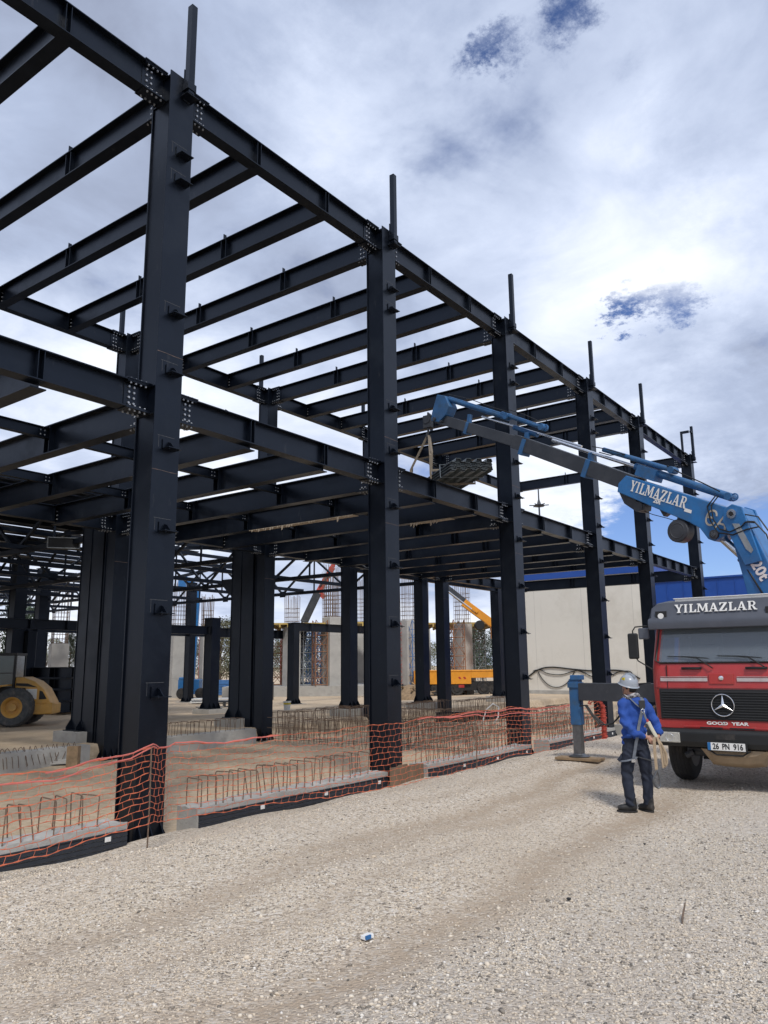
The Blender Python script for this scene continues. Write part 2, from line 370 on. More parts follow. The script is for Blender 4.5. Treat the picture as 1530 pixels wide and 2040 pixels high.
# loose stones lying on the bank: far too many to count, one object
def stones(n, x0, x1, y0, y1, smin, smax, keep):
    x = np.random.uniform(x0, x1, n); y = np.random.uniform(y0, y1, n); k = keep(x, y) > np.random.rand(n)
    x, y = x[k], y[k]; n = len(x)
    ico = np.array([(0,0,1)]+[(math.cos(k*1.2566),math.sin(k*1.2566),.12*(-1)**k) for k in range(5)]+[(0,0,-1)])
    tri = np.array([(0,1+k,1+(k+1)%5) for k in range(5)]+[(6,1+(k+1)%5,1+k) for k in range(5)])
    s = (smin + (smax-smin)*np.random.rand(n)**2.6)[:,None]*np.array([1,.72,.50])*np.random.uniform(.7,1.3,(n,3))*.5
    v = ico[None]*(1+.7*(np.random.rand(n,7,1)-.5))*s[:,None,:]
    a = np.random.rand(n)*6.283; b = np.random.normal(0,.45,n)
    ca_, sa, cb, sb = np.cos(a)[:,None], np.sin(a)[:,None], np.cos(b)[:,None], np.sin(b)[:,None]
    X, Y, Z = v[...,0], v[...,1], v[...,2]
    Y, Z = Y*cb-Z*sb, Y*sb+Z*cb
    X, Y = X*ca_-Y*sa, X*sa+Y*ca_
    v = np.stack([X+x[:,None], Y+y[:,None], Z+gz(x,y)[:,None]+.25*s[:,2:3]], -1)
    return v.reshape(-1,3), (tri[None]+7*np.arange(n)[:,None,None]).reshape(-1,3)
camx, camy = -7.099, -9.61
def infr(x, y, m=.12):
    dx, dy = x-camx, y-camy; d = dx*math.sin(YAW)+dy*math.cos(YAW); l = dx*math.cos(YAW)-dy*math.sin(YAW)
    return (np.abs(l) < (.52+m)*d+.4) & (d > 2.6)
def keep1(x, y):
    d = np.hypot(x-camx, y-camy)
    return infr(x,y)*sst(12.5, 6.0, d)*(1-.86*track(x,y))*(.62+.38*np.sin(x*1.9+2*np.sin(y*1.3))*np.sin(y*2.3+x*.6))*(y < -.4)
def keep2(x, y):
    d = np.hypot(x-camx, y-camy)
    return infr(x,y)*sst(26, 9, d)*(1-.6*track(x,y))*(y < -.35)*.8
def keep3(x, y):
    return infr(x,y)*sst(-5.9,-7.0,y+.12*(x+3)+.4*np.sin(x*1.7))*(1-.8*track(x,y))
A = [stones(470000, -6.5, 6.5, -10.5, -.4, .009, .024, keep1), stones(45000, -6, 14, -11, -.35, .018, .036, keep2), stones(2500, -6, 13, -10.5, -.35, .035, .055, keep2), stones(20000, -5.5, 3, -10, -5.8, .018, .040, keep3)]
off = 0; V_ = []; F_ = []
for v, f in A: V_.append(v); F_.append(f+off); off += len(v)
V_ = np.concatenate(V_); F_ = np.concatenate(F_)
me = bpy.data.meshes.new('gravel'); me.vertices.add(len(V_)); me.vertices.foreach_set('co', V_.astype(np.float32).ravel())
me.loops.add(len(F_)*3); me.loops.foreach_set('vertex_index', F_.astype(np.int32).ravel()); me.polygons.add(len(F_)); me.polygons.foreach_set('loop_start', np.arange(0,len(F_)*3,3,dtype=np.int32))
me.update(calc_edges=True)
gravel = bpy.data.objects.new('gravel', me); COL.objects.link(gravel); tag(gravel, 'loose beige and grey crushed stones strewn over the yard', kind='stuff')
sm = bpy.data.materials.new('crushed_stone'); sm.use_nodes = True; nt = sm.node_tree; N = nt.nodes; L = nt.links; bs = N['Principled BSDF']; bs.inputs['Roughness'].default_value = .9; bs.inputs['Specular IOR Level'].default_value = .25
g = nd('ShaderNodeNewGeometry'); tc = nd('ShaderNodeTexCoord'); P3 = tc.outputs['Object']
c = ramp(g.outputs['Random Per Island'], [(0,(.09,.086,.08)), (.10,(.20,.175,.145)), (.22,(.40,.345,.275)), (.40,(.58,.49,.375)), (.68,(.66,.565,.44)), (.90,(.71,.635,.52)), (1,(.75,.71,.65))])
c = mixc(maprange(noise(P3, .55, 5, .6), .38, .66, 0, .38), c, (.50,.42,.33))
yy_ = nd('ShaderNodeSeparateXYZ'); L.new(P3, yy_.inputs[0]); c = mixc(math_('MULTIPLY', maprange(math_('ADD', yy_.outputs[1], math_('MULTIPLY', noise(P3, .55, 5, .6), 1.2)), -5.3, -6.9), .35), c, mixc(1, c, (.84,.89,.97), 'MULTIPLY'))
L.new(c, bs.inputs['Base Color']); me.materials.append(sm)
# ------------------------------------------------------------------ the two-storey steel frame
U = [-6, 0, 6, 12, 18.16, 23.63, 31.2]; CW = .5; CD = .4685; VR = 9.63     # column lines, column size, rear row
H1, DH1, H2, DH2, BF = 6.81, .45, 12.40, .52, .24
M['chalk'] = mat('chalk', (.07,.073,.078), .9, 0, .4, 30)
M['weld'] = mat('rusty_weld', (.10,.075,.065), .7, 0, .4, 12, dirt=(.24,.12,.07), dscale=6)
frame = empty('steel_framework', (0,0,0), 0, 'tall black two storey steel frame of bolted columns and beams, still without floors or walls', 'building')
BRZ = [2.05, 3.26, 4.5, 5.8, 7.03, 8.03, 10.4, 10.9]
def column_mb():
    m = MB(); z0 = .03
    m.box(0,CW,0,.022,z0,12.43); m.box(0,CW,CD-.022,CD,z0,12.40)
    m.box(.028,.046,.022,CD-.022,z0,12.39); m.box(CW-.046,CW-.028,.022,CD-.022,z0,12.39)
    m.box(.046,CW-.046,.022,CD-.022,12.36,12.385)
    for z in (H1, H1-DH1, H2-.06, H2-DH2):                               # stiffening rings at the beams
        m.box(.002,.028,.03,CD-.03,z-.022,z-.003); m.box(CW-.028,CW-.002,.03,CD-.03,z-.022,z-.003)
    return m
def bracket_mb():
    m = MB(); m.box(.17,.42,-.17,0,0,.012); m.box(.17,.18,-.02,-.002,-.02,.15)
    m.prism([(.285,-.004,.013),(.285,-.15,.013),(.285,-.06,.11),(.285,-.004,.13)], (.014,0,0))
    for x in (.215,.385):
        m.hexbolt((x,-.12,-.02), (0,0,1), .012, .05)
    m.mi = 1; m.box(.08,.40,-.0012,-.0002,.205,.212); m.box(.10,.105,-.0012,-.0002,.02,.205)   # chalked setting-out line
    return m
def base_mb():
    m = MB(); m.box(-.14,CW+.14,-.14,CD+.14,-.02,.03)
    for x in (.06,.25,.44):
        m.prism([(x-.008,-.002,.031),(x-.008,-.13,.031),(x-.008,-.13,.08),(x-.008,-.002,.30)], (.016,0,0))
        m.prism([(x-.008,CD+.002,.031),(x-.008,CD+.13,.031),(x-.008,CD+.13,.08),(x-.008,CD+.002,.30)], (.016,0,0))
    for s, x in ((-1,-.002),(1,CW+.002)):
        for y in (.10,.36): m.prism([(x,y-.008,.031),(x+s*.13,y-.008,.031),(x+s*.13,y-.008,.08),(x,y-.008,.30)], (0,.016,0))
    m.mi = 1
    for x in (-.09,.16,.34,CW+.09):
        for y in (-.09,CD+.09): m.cyl((x,y,.03),(x,y,.10),.016,6)
    return m
def post_mb():
    m = MB(); m.box(.27,.39,-.145,-.025,12.10,13.86); m.box(.24,.42,-.16,-.001,12.16,12.30); m.box(.26,.40,-.022,-.002,12.0,12.6)
    m.box(.20,.45,-.20,-.001,12.02,12.035); return m
def base_col(x, y, rear):
    c = column_mb().build('column', M['steel'], frame, bevel=.004, loc=(x,y,0))
    for z, t in ((7.36,.010),(5.45,.008)):
        s = MB(); s.prism([(0,-.003,z),(.17,-.003,z+.004),(.33,-.003,z-.003),(CW,-.003,z+.002),(CW,-.003,z+t),(.3,-.003,z+t*.8),(.15,-.003,z+t+.003),(0,-.003,z+t)], (0,.004,0)); s.build('weld_seam', M['weld'], c)
    base_mb().build('base_plate', [M['steel'],M['bolt']], c)
    p = post_mb().build('post', M['steel'], c, bevel=.006)
    if rear: p.location = (.5,CD,0); p.rotation_euler = (0,0,math.pi)
    else:
        for z in BRZ: bracket_mb().build('bracket', [M['steel'],M['chalk']], c, loc=(0,0,z))
    return c
cf = base_col(0,0,False); cr_ = base_col(6,VR,True)
for x in U:
    if x != 0: dup(cf, frame, (x,0,0))
    if x != 6: dup(cr_, frame, (x,VR,0))
for o in [o for o in frame.children if abs(o.location.x-31.2) < .01 and o.location.y < 1]:   # the end column carries a second post and a short arm
    m = MB(); m.box(.05,.15,.30,.40,12.4,13.62); m.box(.05,.15,-.01,.30,13.5,13.62); m.box(.10,.27,-.13,-.04,13.5,13.6); m.build('post', M['steel'], o, bevel=.006)

def splice(mb, p, d, z, h):
    """bolted cover plates of one beam end: p start point (x,y), d unit direction away from the column, z top of beam"""
    d = Vector((*d,0)); s = Vector((-d.y,d.x,0)); p = Vector((*p,0)); up_ = Vector((0,0,1))
    def P(a, b, c): return p + d*a + s*b + up_*c
    L_ = .46
    mb.mi = 0
    for c, t in ((z+.009,.018), (z-h-.009,.018)): mb.bar(P(.01,0,c), P(L_,0,c), .27, t)
    for sd_ in (-1,1):
        mb.bar(P(.02,sd_*.066,z-.027), P(L_-.02,sd_*.066,z-.027), .09, .016); mb.bar(P(.02,sd_*.066,z-h+.027), P(L_-.02,sd_*.066,z-h+.027), .09, .016)
        mb.bar(P(.20,sd_*.013,z-h/2), P(.44,sd_*.013,z-h/2), .012, h-.12)
    mb.mi = 1
    for sd_ in (-1,1):
        for a in (.27,.36):
            for i in range(4):
                c = z-h/2+(i-1.5)*(h-.18)/3.1
                mb.hexbolt(P(a,sd_*.019,c), s*sd_, .019, .022)
        for a in (.10,.19,.28,.37):
            b = sd_*.085
            mb.hexbolt(P(a,b,z+.018), up_, .016, .02); mb.hexbolt(P(a,b,z-.035), -up_, .017, .024)
            mb.hexbolt(P(a,b,z-h+.035), up_, .016, .02); mb.hexbolt(P(a,b,z-h-.018), -up_, .017, .024)
def girder(x0, x1, y, z, h, cuts):
    """girder along the building from column face to column face"""
    a, b = x0+CW-.028, x1+.028; m = MB(); yc = y+CD/2
    m.ibeam((a,yc,z), (b,yc,z), h, BF)
    for c in cuts:
        for sd_ in (-1,1):
            for o in (-.09, .0): m.box(c+o-.006, c+o+.006, yc+sd_*.007, yc+sd_*(BF/2-.012), z-h+.019, z-.019) if (o or sd_ < 0) else None
    g = m.build('girder', M['steel'], frame)
    for q, d in (((a,yc),(1,0)), ((b,yc),(-1,0))):
        s = MB(); splice(s, q, d, z, h); s.build('splice_plate', [M['steel'],M['bolt']], g)
def cross(x, z, h, onrow, joist=True, y0=0, y1=VR):
    """beam across the building; onrow: it meets the columns, else the girders"""
    m = MB(); a, b = (y0+CD-.028, y1+.028) if onrow else (y0+CD/2+.008, y1+CD/2-.008)
    m.ibeam((x,a,z-.002), (x,b,z-.002), h, BF)
    for y in (3.3, 6.55):
        for sd_ in (-1,1):
            for o in (-.08,.08): m.box(x+sd_*.007, x+sd_*(BF/2-.012), y+o-.006, y+o+.006, z-h+.019, z-.021)
        if z > 10: m.box(x-.11,x-.02,y-.006,y+.006,z,z+.13)
    m.mi = 1
    if not onrow:
        for yy in (a+.09, b-.09):
            for sd_ in (-1,1):
                for i in range(3): m.hexbolt((x+sd_*.006, yy, z-h/2+(i-1)*.11), (sd_,0,0), .017, .02)
    g = m.build('cross_beam', [M['steel'],M['bolt']], frame)
    if onrow:
        for q, d in (((x,a),(0,1)), ((x,b),(0,-1))):
            s = MB(); splice(s, q, d, z-.002, h); s.build('splice_plate', [M['steel'],M['bolt']], g)
for i in range(len(U)-1):
    x0, x1 = U[i], U[i+1]; n = 3; cuts = [x0+CW/2+(x1-x0)*k/n for k in (1,2)]
    if i == 5: cuts = [x0+CW/2+(x1-x0)*k/6 for k in range(1,6)]
    for y in (0, VR):
        girder(x0, x1, y, H2, DH2, cuts); girder(x0, x1, y, H1, DH1, cuts)
    if i < 5:
        for c in cuts: cross(c, H2, DH2, False); cross(c, H1, DH1+.08, False)
for x in U:
    cross(x+CW/2, H2, DH2, True); cross(x+CW/2, H1, DH1+.08, True)
def joist(x0, x1, y, z):
    m = MB(); m.ibeam((x0+.01,y,z-.05), (x1-.01,y,z-.05), .20, .12, .010, .008); m.mi = 1
    for xx in (x0+.16, x0+.24, x1-.16, x1-.24):
        for zz in (-.11,-.19):
            for sd_ in (-1,1): m.hexbolt((xx,y+sd_*.004,z+zz), (0,sd_,0), .014, .018)
    m.mi = 0
    for xx in (x0+.20, x1-.20): m.box(xx-.07,xx+.07,y-.017,y-.005,z-.23,z-.07)
    m.build('joist', [M['steel'],M['bolt']], frame)
lines = [-6+.25,-4+.25,-2+.25,.25,2.25,4.25,6.25,8.25,10.25,12.25]
for a, b in zip(lines[:-1], lines[1:]):
    for y in (3.3, 6.55): joist(a, b, y, H1)
# torn packing paper still stuck under two floor beams
def torn(x, y0, y1):
    m = MB(); n = int((y1-y0)/.09); random.seed(int(x*10))
    for i in range(n):
        y = y0+(y1-y0)*i/n; l = random.choice([.02,.03,.05,.08,.16])*random.random()+.01
        m.prism([(x-.125,y,H1-DH1-.10),(x+.125,y,H1-DH1-.10),(x+.125,y+.085,H1-DH1-.10),(x-.125,y+.085,H1-DH1-.10)], (0,0,.012))
        m.prism([(x-.128,y,H1-DH1-.09),(x-.128,y+.08,H1-DH1-.09),(x-.13,y+.07,H1-DH1-.09-l),(x-.13,y+.03,H1-DH1-.09-l*.8)], (.006,0,0))
    tag(m.build('packing_paper', M['paper']), 'strip of torn beige packing paper hanging under floor beam, %s' % ('left of the second front column' if x < 9 else 'right of the second front column'), 'packing paper')
M['paper'] = mat('packing_paper', (.36,.30,.23), .9, 0, .2, 6)
torn(8.25, 2.6, 6.4); torn(10.25, .9, 2.2)
# ------------------------------------------------------------------ ground beams with starter bars, rebar cages, safety net
def stirrup_mb(w, h, r=.009, jx=0):
    """upside-down U of rebar across a beam of width w (along y), h above the concrete"""
    m = MB(); y0, y1 = -w/2, w/2; k = .03
    m.tube([(jx,y0,-.05),(0,y0,h-k),(0,y0+k*.3,h-k*.3),(0,y0+k,h),(0,y1-k,h),(0,y1-k*.3,h-k*.3),(0,y1,h-k),(-jx,y1,-.05)], r, 5)
    return m
def dressed_block(x0, x1, y0, y1, z0, z1):
    """concrete beam with a slightly uneven, lumpy top"""
    m = MB(); n = max(4, int((x1-x0)/.22)); rows = 5
    rnd = np.random.RandomState(int(abs(x0*7)+y0*3)+5)
    top = [[(x0+(x1-x0)*i/n, y0+(y1-y0)*j/rows, z1+rnd.uniform(-.014,.012)) for j in range(rows+1)] for i in range(n+1)]
    vs = [p for r in top for p in r]; fs = []
    q = rows+1
    for i in range(n):
        for j in range(rows): fs.append((i*q+j, (i+1)*q+j, (i+1)*q+j+1, i*q+j+1))
    b = len(vs)
    for i in range(n+1): vs += [(top[i][0][0], y0, z0), (top[i][0][0], y1, z0)]
    for i in range(n):
        fs.append((i*q, b+2*i, b+2*i+2, (i+1)*q)); fs.append((i*q+rows, (i+1)*q+rows, b+2*i+3, b+2*i+1))
    fs.append(tuple(j for j in range(q)) + (b+1, b)); fs.append(tuple(n*q+j for j in range(q)) + (b+2*n+1, b+2*n))
    fs.append(tuple(b+2*i for i in range(n+1)) + tuple(b+2*i+1 for i in range(n,-1,-1)))
    return m.add(vs, fs)
def ground_beam(x0, x1, y0, y1, z1, label, step=.205, h=.41, memb=True, bent=0, along='x', group=None):
    t = empty('ground_beam', (x0, (y0+y1)/2, 0), 0, label, 'ground beam', group); t['kind'] = 'thing'
    w = y1-y0; L_ = x1-x0
    dressed_block(0, L_, -w/2, w/2, -.25, z1).build('concrete', M['concrete'], t)
    if memb:
        m = MB(); n = 9
        for i in range(n):       # studded sheet, ribbed
            za = -.2+(z1-.10+.2)*i/n; zb = za+(z1-.10+.2)/n
            m.prism([(0.02,-w/2-.004,za),(0.02,-w/2-.016,za+.004),(0.02,-w/2-.010,zb-.008),(.02,-w/2-.004,zb-.004)], (L_-.02,0,0))
        m.mi = 0; m.box(.01, L_, -w/2-.022, -w/2-.002, z1-.10, z1-.085)
        s = m.build('membrane', [M['membrane'], M['white']], t)
        for k, xx in enumerate(np.arange(L_-.35, .2, -1.55)):
            p = MB(); p.box(xx,xx+.09,-w/2-.026,-w/2-.0225,z1-.19,z1-.13); p.build('paper_tag', M['white'], s)
    base = None; n = int((L_-.25)/step); rnd = random.Random(int(x0*10+y0))
    for i in range(n):
        x = .14+i*step+rnd.uniform(-.03,.03)
        if bent:
            if base is None or i % 6 == 0:
                mm = MB()
                dx, dx2, l = rnd.uniform(-.12,.12), rnd.uniform(-.16,.16), rnd.uniform(.8,1.15)
                mm.tube([(0,-.02,z1-.05),(0,-.03,z1+.06),(dx*.3,-.09,z1+.10),(dx*.6,-.20*l,z1+.02),(dx,-w/2-.02,z1-.14*l),(dx+dx2,-w/2-.05,z1-.36*l)], .008, 5)
                base = mm.build('starter_bar', M['rebar'], t); base.location = (x,0,0); continue
            o = base.copy(); COL.objects.link(o); o.parent = t; o.location = (x,0,0); o.rotation_euler = (0,0,rnd.uniform(-.25,.25)); continue
        if base is None:
            base = stirrup_mb(w-.12, h).build('stirrup', M['rebar'], t, smooth=60); o = base
        else: o = base.copy(); COL.objects.link(o); o.parent = t
        o.location = (x, .01, z1); o.rotation_euler = (rnd.gauss(0,.05), rnd.gauss(0,.09), rnd.gauss(0,.16)); o.scale = (1,1,rnd.uniform(.93,1.05))
    return t
FY0, FY1 = -.30, .16
ground_beam(-5.2, -.33, FY0, FY1, .445, 'concrete ground beam with rebar loops and black membrane left of the nearest column')
ground_beam(.87, 5.58, FY0, FY1, .440, 'looped concrete ground beam between first and second front columns, bare grey near end')
ground_beam(6.98, 11.85, FY0, FY1, .415, 'looped concrete ground beam between second and third front columns, right of brown board')
ground_beam(12.95, 17.9, FY0, FY1, .42, 'far concrete ground beam with rebar loops running right from the third front column')
ground_beam(19.0, 23.4, FY0, FY1, .42, 'most distant front ground beam with rebar loops behind the outrigger')
ground_beam(.9, 5.45, 9.42, 9.95, .45, 'concrete ground beam with bent rusty bars flopping over its face behind orange net', step=.15, memb=False, bent=1)
ground_beam(6.75, 11.55, 9.42, 9.95, .45, 'plain grey rear ground beam with a row of thin upright rebar loops', step=.21, h=.37, memb=False)
def cage(x0, x1, y, w, h, label, step, ax='x', bars=3):
    t = empty('rebar_cage', (x0, y, gp(x0+.3, max(y,.6))), 0 if ax == 'x' else math.pi/2, label, 'rebar cage')
    L_ = x1-x0; rnd = random.Random(int(x0*13)+3); base = None
    for i in range(int(L_/step)):
        if base is None: base = stirrup_mb(w, h, .007).build('stirrup', M['rebar'], t, smooth=60); o = base
        else: o = base.copy(); COL.objects.link(o); o.parent = t
        o.location = (.05+i*step+rnd.uniform(-.03,.03), 0, .0); o.rotation_euler = (rnd.gauss(0,.05), rnd.gauss(0,.10), rnd.gauss(0,.15)); o.scale = (1,1,rnd.uniform(.92,1.06))
    for s_ in (-1,1):
        for z in np.linspace(.12, h-.02, bars):
            m = MB(); m.tube([(-.15,s_*(w/2+.008),z),(L_*.5,s_*(w/2+.008),z+rnd.uniform(-.02,.02)),(L_+.2,s_*(w/2+.008),z)], .008, 5); m.build('long_bar', M['rebar'], t)
    return t
cage(12.75, 17.95, 9.65, .44, .88, 'rusty rebar cage standing on the rear line between the third and fourth columns', .105)
cage(18.9, 23.5, 9.65, .44, .86, 'rusty rebar cage on the rear line behind the fence hump near the far column pair', .115)
cage(24.4, 31.0, 9.65, .44, .80, 'farthest rear rebar cage, in front of the cream wall', .12)
cage(.75, 9.2, 0, .44, .80, 'rebar cage running back into the site from the third front column', .115, 'y').location = (12.25,.75,0)
cage(.75, 9.2, 0, .44, .80, 'rebar cage running back into the site from the fourth front column', .12, 'y').location = (18.4,.75,0)
cage(12.9, 17.6, 4.6, .44, .78, 'rebar cage lying parallel behind the front ground beam, midway to the rear row', .12)
cage(18.9, 23.4, 3.6, .44, .78, 'rebar cage lying behind the outrigger jack inside the frame', .125)

# sheet of brown formwork board closing the gap at the second column
m = MB(); pts = [(5.50,.12),(5.50,.52),(5.75,.515),(5.80,.545),(6.08,.54),(6.1,.50),(6.4,.515),(6.66,.49),(6.67,.12)]
m.prism([(x,-.40,z) for x,z in pts], (0,-.018,0)); o = m.build('formwork_board', M['ply'], bevel=.003); tag(o, 'brown formwork board leaning across the gap at the foot of the second front column', 'board')

# orange safety net on thin steel rods
NET = [(-6.2,-2.05,.62,1.50), (-2.9,-1.72,.56,1.43), (-.79,-1.33,.625,1.52), (-.1,-.86,.50,1.46), (1.9,-.85,.43,1.44), (4.3,-.84,.29,1.425), (6.05,-.90,.30,1.46), (7.56,-1.13,.36,1.52), (9.0,-1.15,.47,1.51), (11.2,-1.65,.47,1.47), (12.45,-2.02,.52,1.50)]
net = empty('safety_net', (-.79,-1.34,gp(-.79,-1.34)), 0, 'orange plastic safety net strung on thin rods along the edge of the gravel', 'safety net')
inv_net = net.location
NX = np.array([p[0] for p in NET]); cum = np.concatenate([[0], np.cumsum(np.hypot(np.diff(NX), np.diff([p[1] for p in NET])))])
def netp(s, v):
    """s along the net, v 0 bottom .. 1 top"""
    x, y, zb, zt = (float(np.interp(s, cum, [p[k] for p in NET])) for k in range(4))
    i = int(np.searchsorted(cum, s))-1; i = min(max(i,0),len(NET)-2); f = (s-cum[i])/(cum[i+1]-cum[i])
    sag = -.035*math.sin(math.pi*f)*(.4+v)
    wob = .035*math.sin(s*1.9+v*2.3)+.022*math.sin(s*4.3-v*5)+.012*math.sin(s*9.1+v*11)
    return Vector((x + .01*math.sin(s*7+v*9), y+wob*.7, zb+(zt-zb)*v+sag+.010*math.sin(s*5.7+v*13)+.006*math.sin(s*17+v*7))) - inv_net
def netpanel(sa, sb, rows=11):
    m = MB(); step = .165
    for j in range(rows+1):
        v = j/rows; ss = np.arange(sa, sb+.001, .055); r0 = .0041 if j in (0,rows) else .0031
        pts = [netp(s, v) for s in ss]; rs = []
        for s in ss:
            ph = ((s/step + (.5 if j % 2 else 0)) % 1); near = min(ph,1-ph) < .17
            rs.append((r0*(2.2 if near else 1.0), .0020))
        m.tube(pts, rs, 5, up=(0,1,0))
        if j < rows:
            k0 = int(sa/step)+1
            while True:
                s = k0*step + (step/2 if j % 2 else 0); k0 += 1
                if s > sb: break
                a, b = netp(s, v), netp(s+step*.5*(1 if j%2==0 else -1)*.35, (j+1)/rows)
                m.tube([a, (a+b)/2+Vector((.004,.004,0)), b], .0023, 4, caps=False)
    return m.build('net_panel', M['net'], net)
netpanel(0, cum[2]); netpanel(cum[2], cum[7]); netpanel(cum[7], cum[-1])
def rod(x, y, zt, zb=-.15):
    m = MB(); g_ = gp(x,y); m.tube([(x,y,g_+zb),(x+.004,y-.003,(zt+g_)/2),(x-.005,y,zt)], .010, 7); 
    o = m.build('rod', M['rebar'], net, smooth=60); o.location = -inv_net; return o
rod(-.79,-1.345,1.545); rod(7.56,-1.15,1.55)
# slack ribbon tied along the top
for a, b, dz in ((0.3, cum[2]+.25, -.10), (cum[2]-1.6, cum[4], .02), (cum[6]-.3, cum[9], -.03), (cum[7]-1.2, cum[9]+.3, -.13)):
    pts = [netp(s, 1)+Vector((.01,-.02, dz*math.sin(math.pi*(s-a)/(b-a)) + .012*math.sin(s*6))) for s in np.linspace(a, b, 26)]
    m = MB(); m.tube(pts, [(.009,.002)]*26, 4, up=(0,1,0)); m.build('tie_ribbon', M['net_pale'], net)
random.seed(11); m = MB()                  # the unused end of the net, rolled up and stood on the gravel
c = Vector((12.42,-2.06,0)); zz0 = gp(12.42,-2.06)
for i in range(26):
    z = zz0+.02+i*.031; m.ring((c.x+.012*math.sin(i*1.7), c.y+.012*math.cos(i*2.1), z), (random.gauss(0,.08),random.gauss(0,.08),1), .066+.008*math.sin(i*1.3), .009, 14, 5)
m.lathe([(.055,0),(.060,.3),(.058,.6),(.05,.84)], (c.x,c.y,zz0), n=12)
for i in range(13):
    a = i/12*math.pi*.9; p = Vector((c.x-.10+.0, c.y+.10+.17-.0, zz0+.82)); q = Vector((0,-1,0))*math.cos(a)*.17*-1+Vector((0,0,1))*math.sin(a)*.14
    m.ring(p+Vector((.05,-.10,0))+Vector((0,-q.y,q.z)), (1,0,0) if False else Vector((.1,math.sin(a),math.cos(a))), .040, .009, 12, 5)
o = m.build('net_roll', M['net_dense'], net); o.location = -inv_net

# small litter on the gravel
def litter(name, x, y, build, label, cat):
    m = MB(); build(m); mats = [M['blue'],M['white'],M['rubber'],M['rebar']]
    o = m.build(name, mats); o.location = (x,y,gp(x,y)+.014); tag(o, label, cat); return o
def packet(m, k=.75):
    m.mi = 1; m.prism([(-.05,-.022,0),(.03,-.03,0),(.05,0,0),(.035,.03,0),(-.04,.028,0)], (.004,.002,.018)); m.mi = 0; m.prism([(-.05,-.03,.004),(-.005,-.036,.004),(.0,-.022,.004),(-.048,-.016,.004)], (0,0,.022))
litter('crushed_packet', -2.61, -6.13, packet, 'crushed white and blue packet lying on the gravel in front', 'litter')
def stick(m):
    m.mi = 3; m.tube([(-.10,-.02,.0),(-.02,.0,.022),(.06,.01,.05),(.12,.015,.085)], [.006,.008,.007,.004], 6)
litter('rusty_stick', -.9, -7.72, stick, 'bent rusty stick poking out of the gravel at the right', 'stick')
def lump(sx):
    def f(m):
        m.mi = 2; rnd = random.Random(int(sx*1000)); m.lathe([(.003,-.01),(sx*.9,-.004),(sx*1.15,sx*.15),(sx*.8,sx*.5),(.004,sx*.62)], (0,0,0), n=7)
    return f
litter('dark_stone', 1.78, -6.55, lump(.014), 'single round black stone lying on the gravel below the worker', 'stone')
litter('dark_stone', -.96, -6.86, lump(.018), 'black flat stone lying on the gravel near the rusty stick', 'stone')
# ------------------------------------------------------------------ crane truck
def glyph(ch):
    """slab serif capitals on a unit body as convex-ish polygons; returns (polygons, width)"""
    T, t, s = .19, .10, .09
    if ch == 'I': return [[(.08,0),(.42,0),(.42,s),(.08,s)], [(.155,s),(.345,s),(.345,1-s),(.155,1-s)], [(.08,1-s),(.42,1-s),(.42,1),(.08,1)]], .5
    if ch == 'Y': return [[(.0,1-s),(.36,1-s),(.36,1),(.0,1)], [(.58,1-s),(.88,1-s),(.88,1),(.58,1)], [(.06,1-s),(.29,1-s),(.53,.46),(.35,.42)], [(.66,1-s),(.78,1-s),(.55,.46),(.44,.46)], [(.35,s),(.55,s),(.55,.46),(.35,.42)], [(.26,0),(.64,0),(.64,s),(.26,s)]], .84
    if ch == 'L': return [[(.05,0),(.78,0),(.78,s),(.05,s)], [(.13,s),(.33,s),(.33,1-s),(.13,1-s)], [(.05,1-s),(.43,1-s),(.43,1),(.05,1)], [(.56,s),(.78,s),(.78,.34),(.70,.34)]], .80
    if ch == 'A': return [[(.0,0),(.32,0),(.32,s),(.0,s)], [(.54,0),(.94,0),(.94,s),(.54,s)], [(.10,s),(.20,s),(.46,.82),(.40,1)], [(.60,s),(.84,s),(.54,1),(.40,1)], [(.24,.27),(.66,.27),(.63,.36),(.27,.36)]], .92
    if ch == 'M': return [[(.0,0),(.30,0),(.30,s),(.0,s)], [(.78,0),(1.16,0),(1.16,s),(.78,s)], [(.09,s),(.19,s),(.22,1),(.10,1)], [(.88,s),(1.08,s),(1.04,1),(.85,1)], [(.10,1),(.33,1),(.66,.22),(.54,.10)], [(.85,1),(.97,1),(.62,.10),(.54,.10)], [(.0,1-s),(.2,1-s),(.2,1),(.0,1)], [(.95,1-s),(1.14,1-s),(1.14,1),(.95,1)]], 1.16
    if ch == 'Z': return [[(.04,0),(.80,0),(.80,s),(.04,s)], [(.06,1-s),(.80,1-s),(.80,1),(.06,1)], [(.04,s),(.30,s),(.80,1-s),(.54,1-s)], [(.06,.70),(.15,.70),(.26,1-s),(.06,1-s)], [(.60,s),(.80,s),(.80,.32),(.72,.32)]], .86
    if ch == 'R':
        P_ = [[(.05,0),(.43,0),(.43,s),(.05,s)], [(.13,s),(.33,s),(.33,1-s),(.13,1-s)], [(.05,1-s),(.50,1-s),(.50,1),(.05,1)], [(.33,.44),(.50,.44),(.50,.53),(.33,.53)], [(.44,.46),(.60,.50),(.86,s),(.66,0)], [(.66,0),(.96,0),(.96,s),(.72,s)]]
        n = 8
        for i in range(n):
            a, b = -math.pi/2+math.pi*i/n, -math.pi/2+math.pi*(i+1)/n
            P_.append([(.50+.30*math.cos(a), .72+.28*math.sin(a)), (.50+.30*math.cos(b), .72+.28*math.sin(b)), (.50+.12*math.cos(b), .72+.19*math.sin(b)), (.50+.12*math.cos(a), .72+.19*math.sin(a))])
        return P_, .94
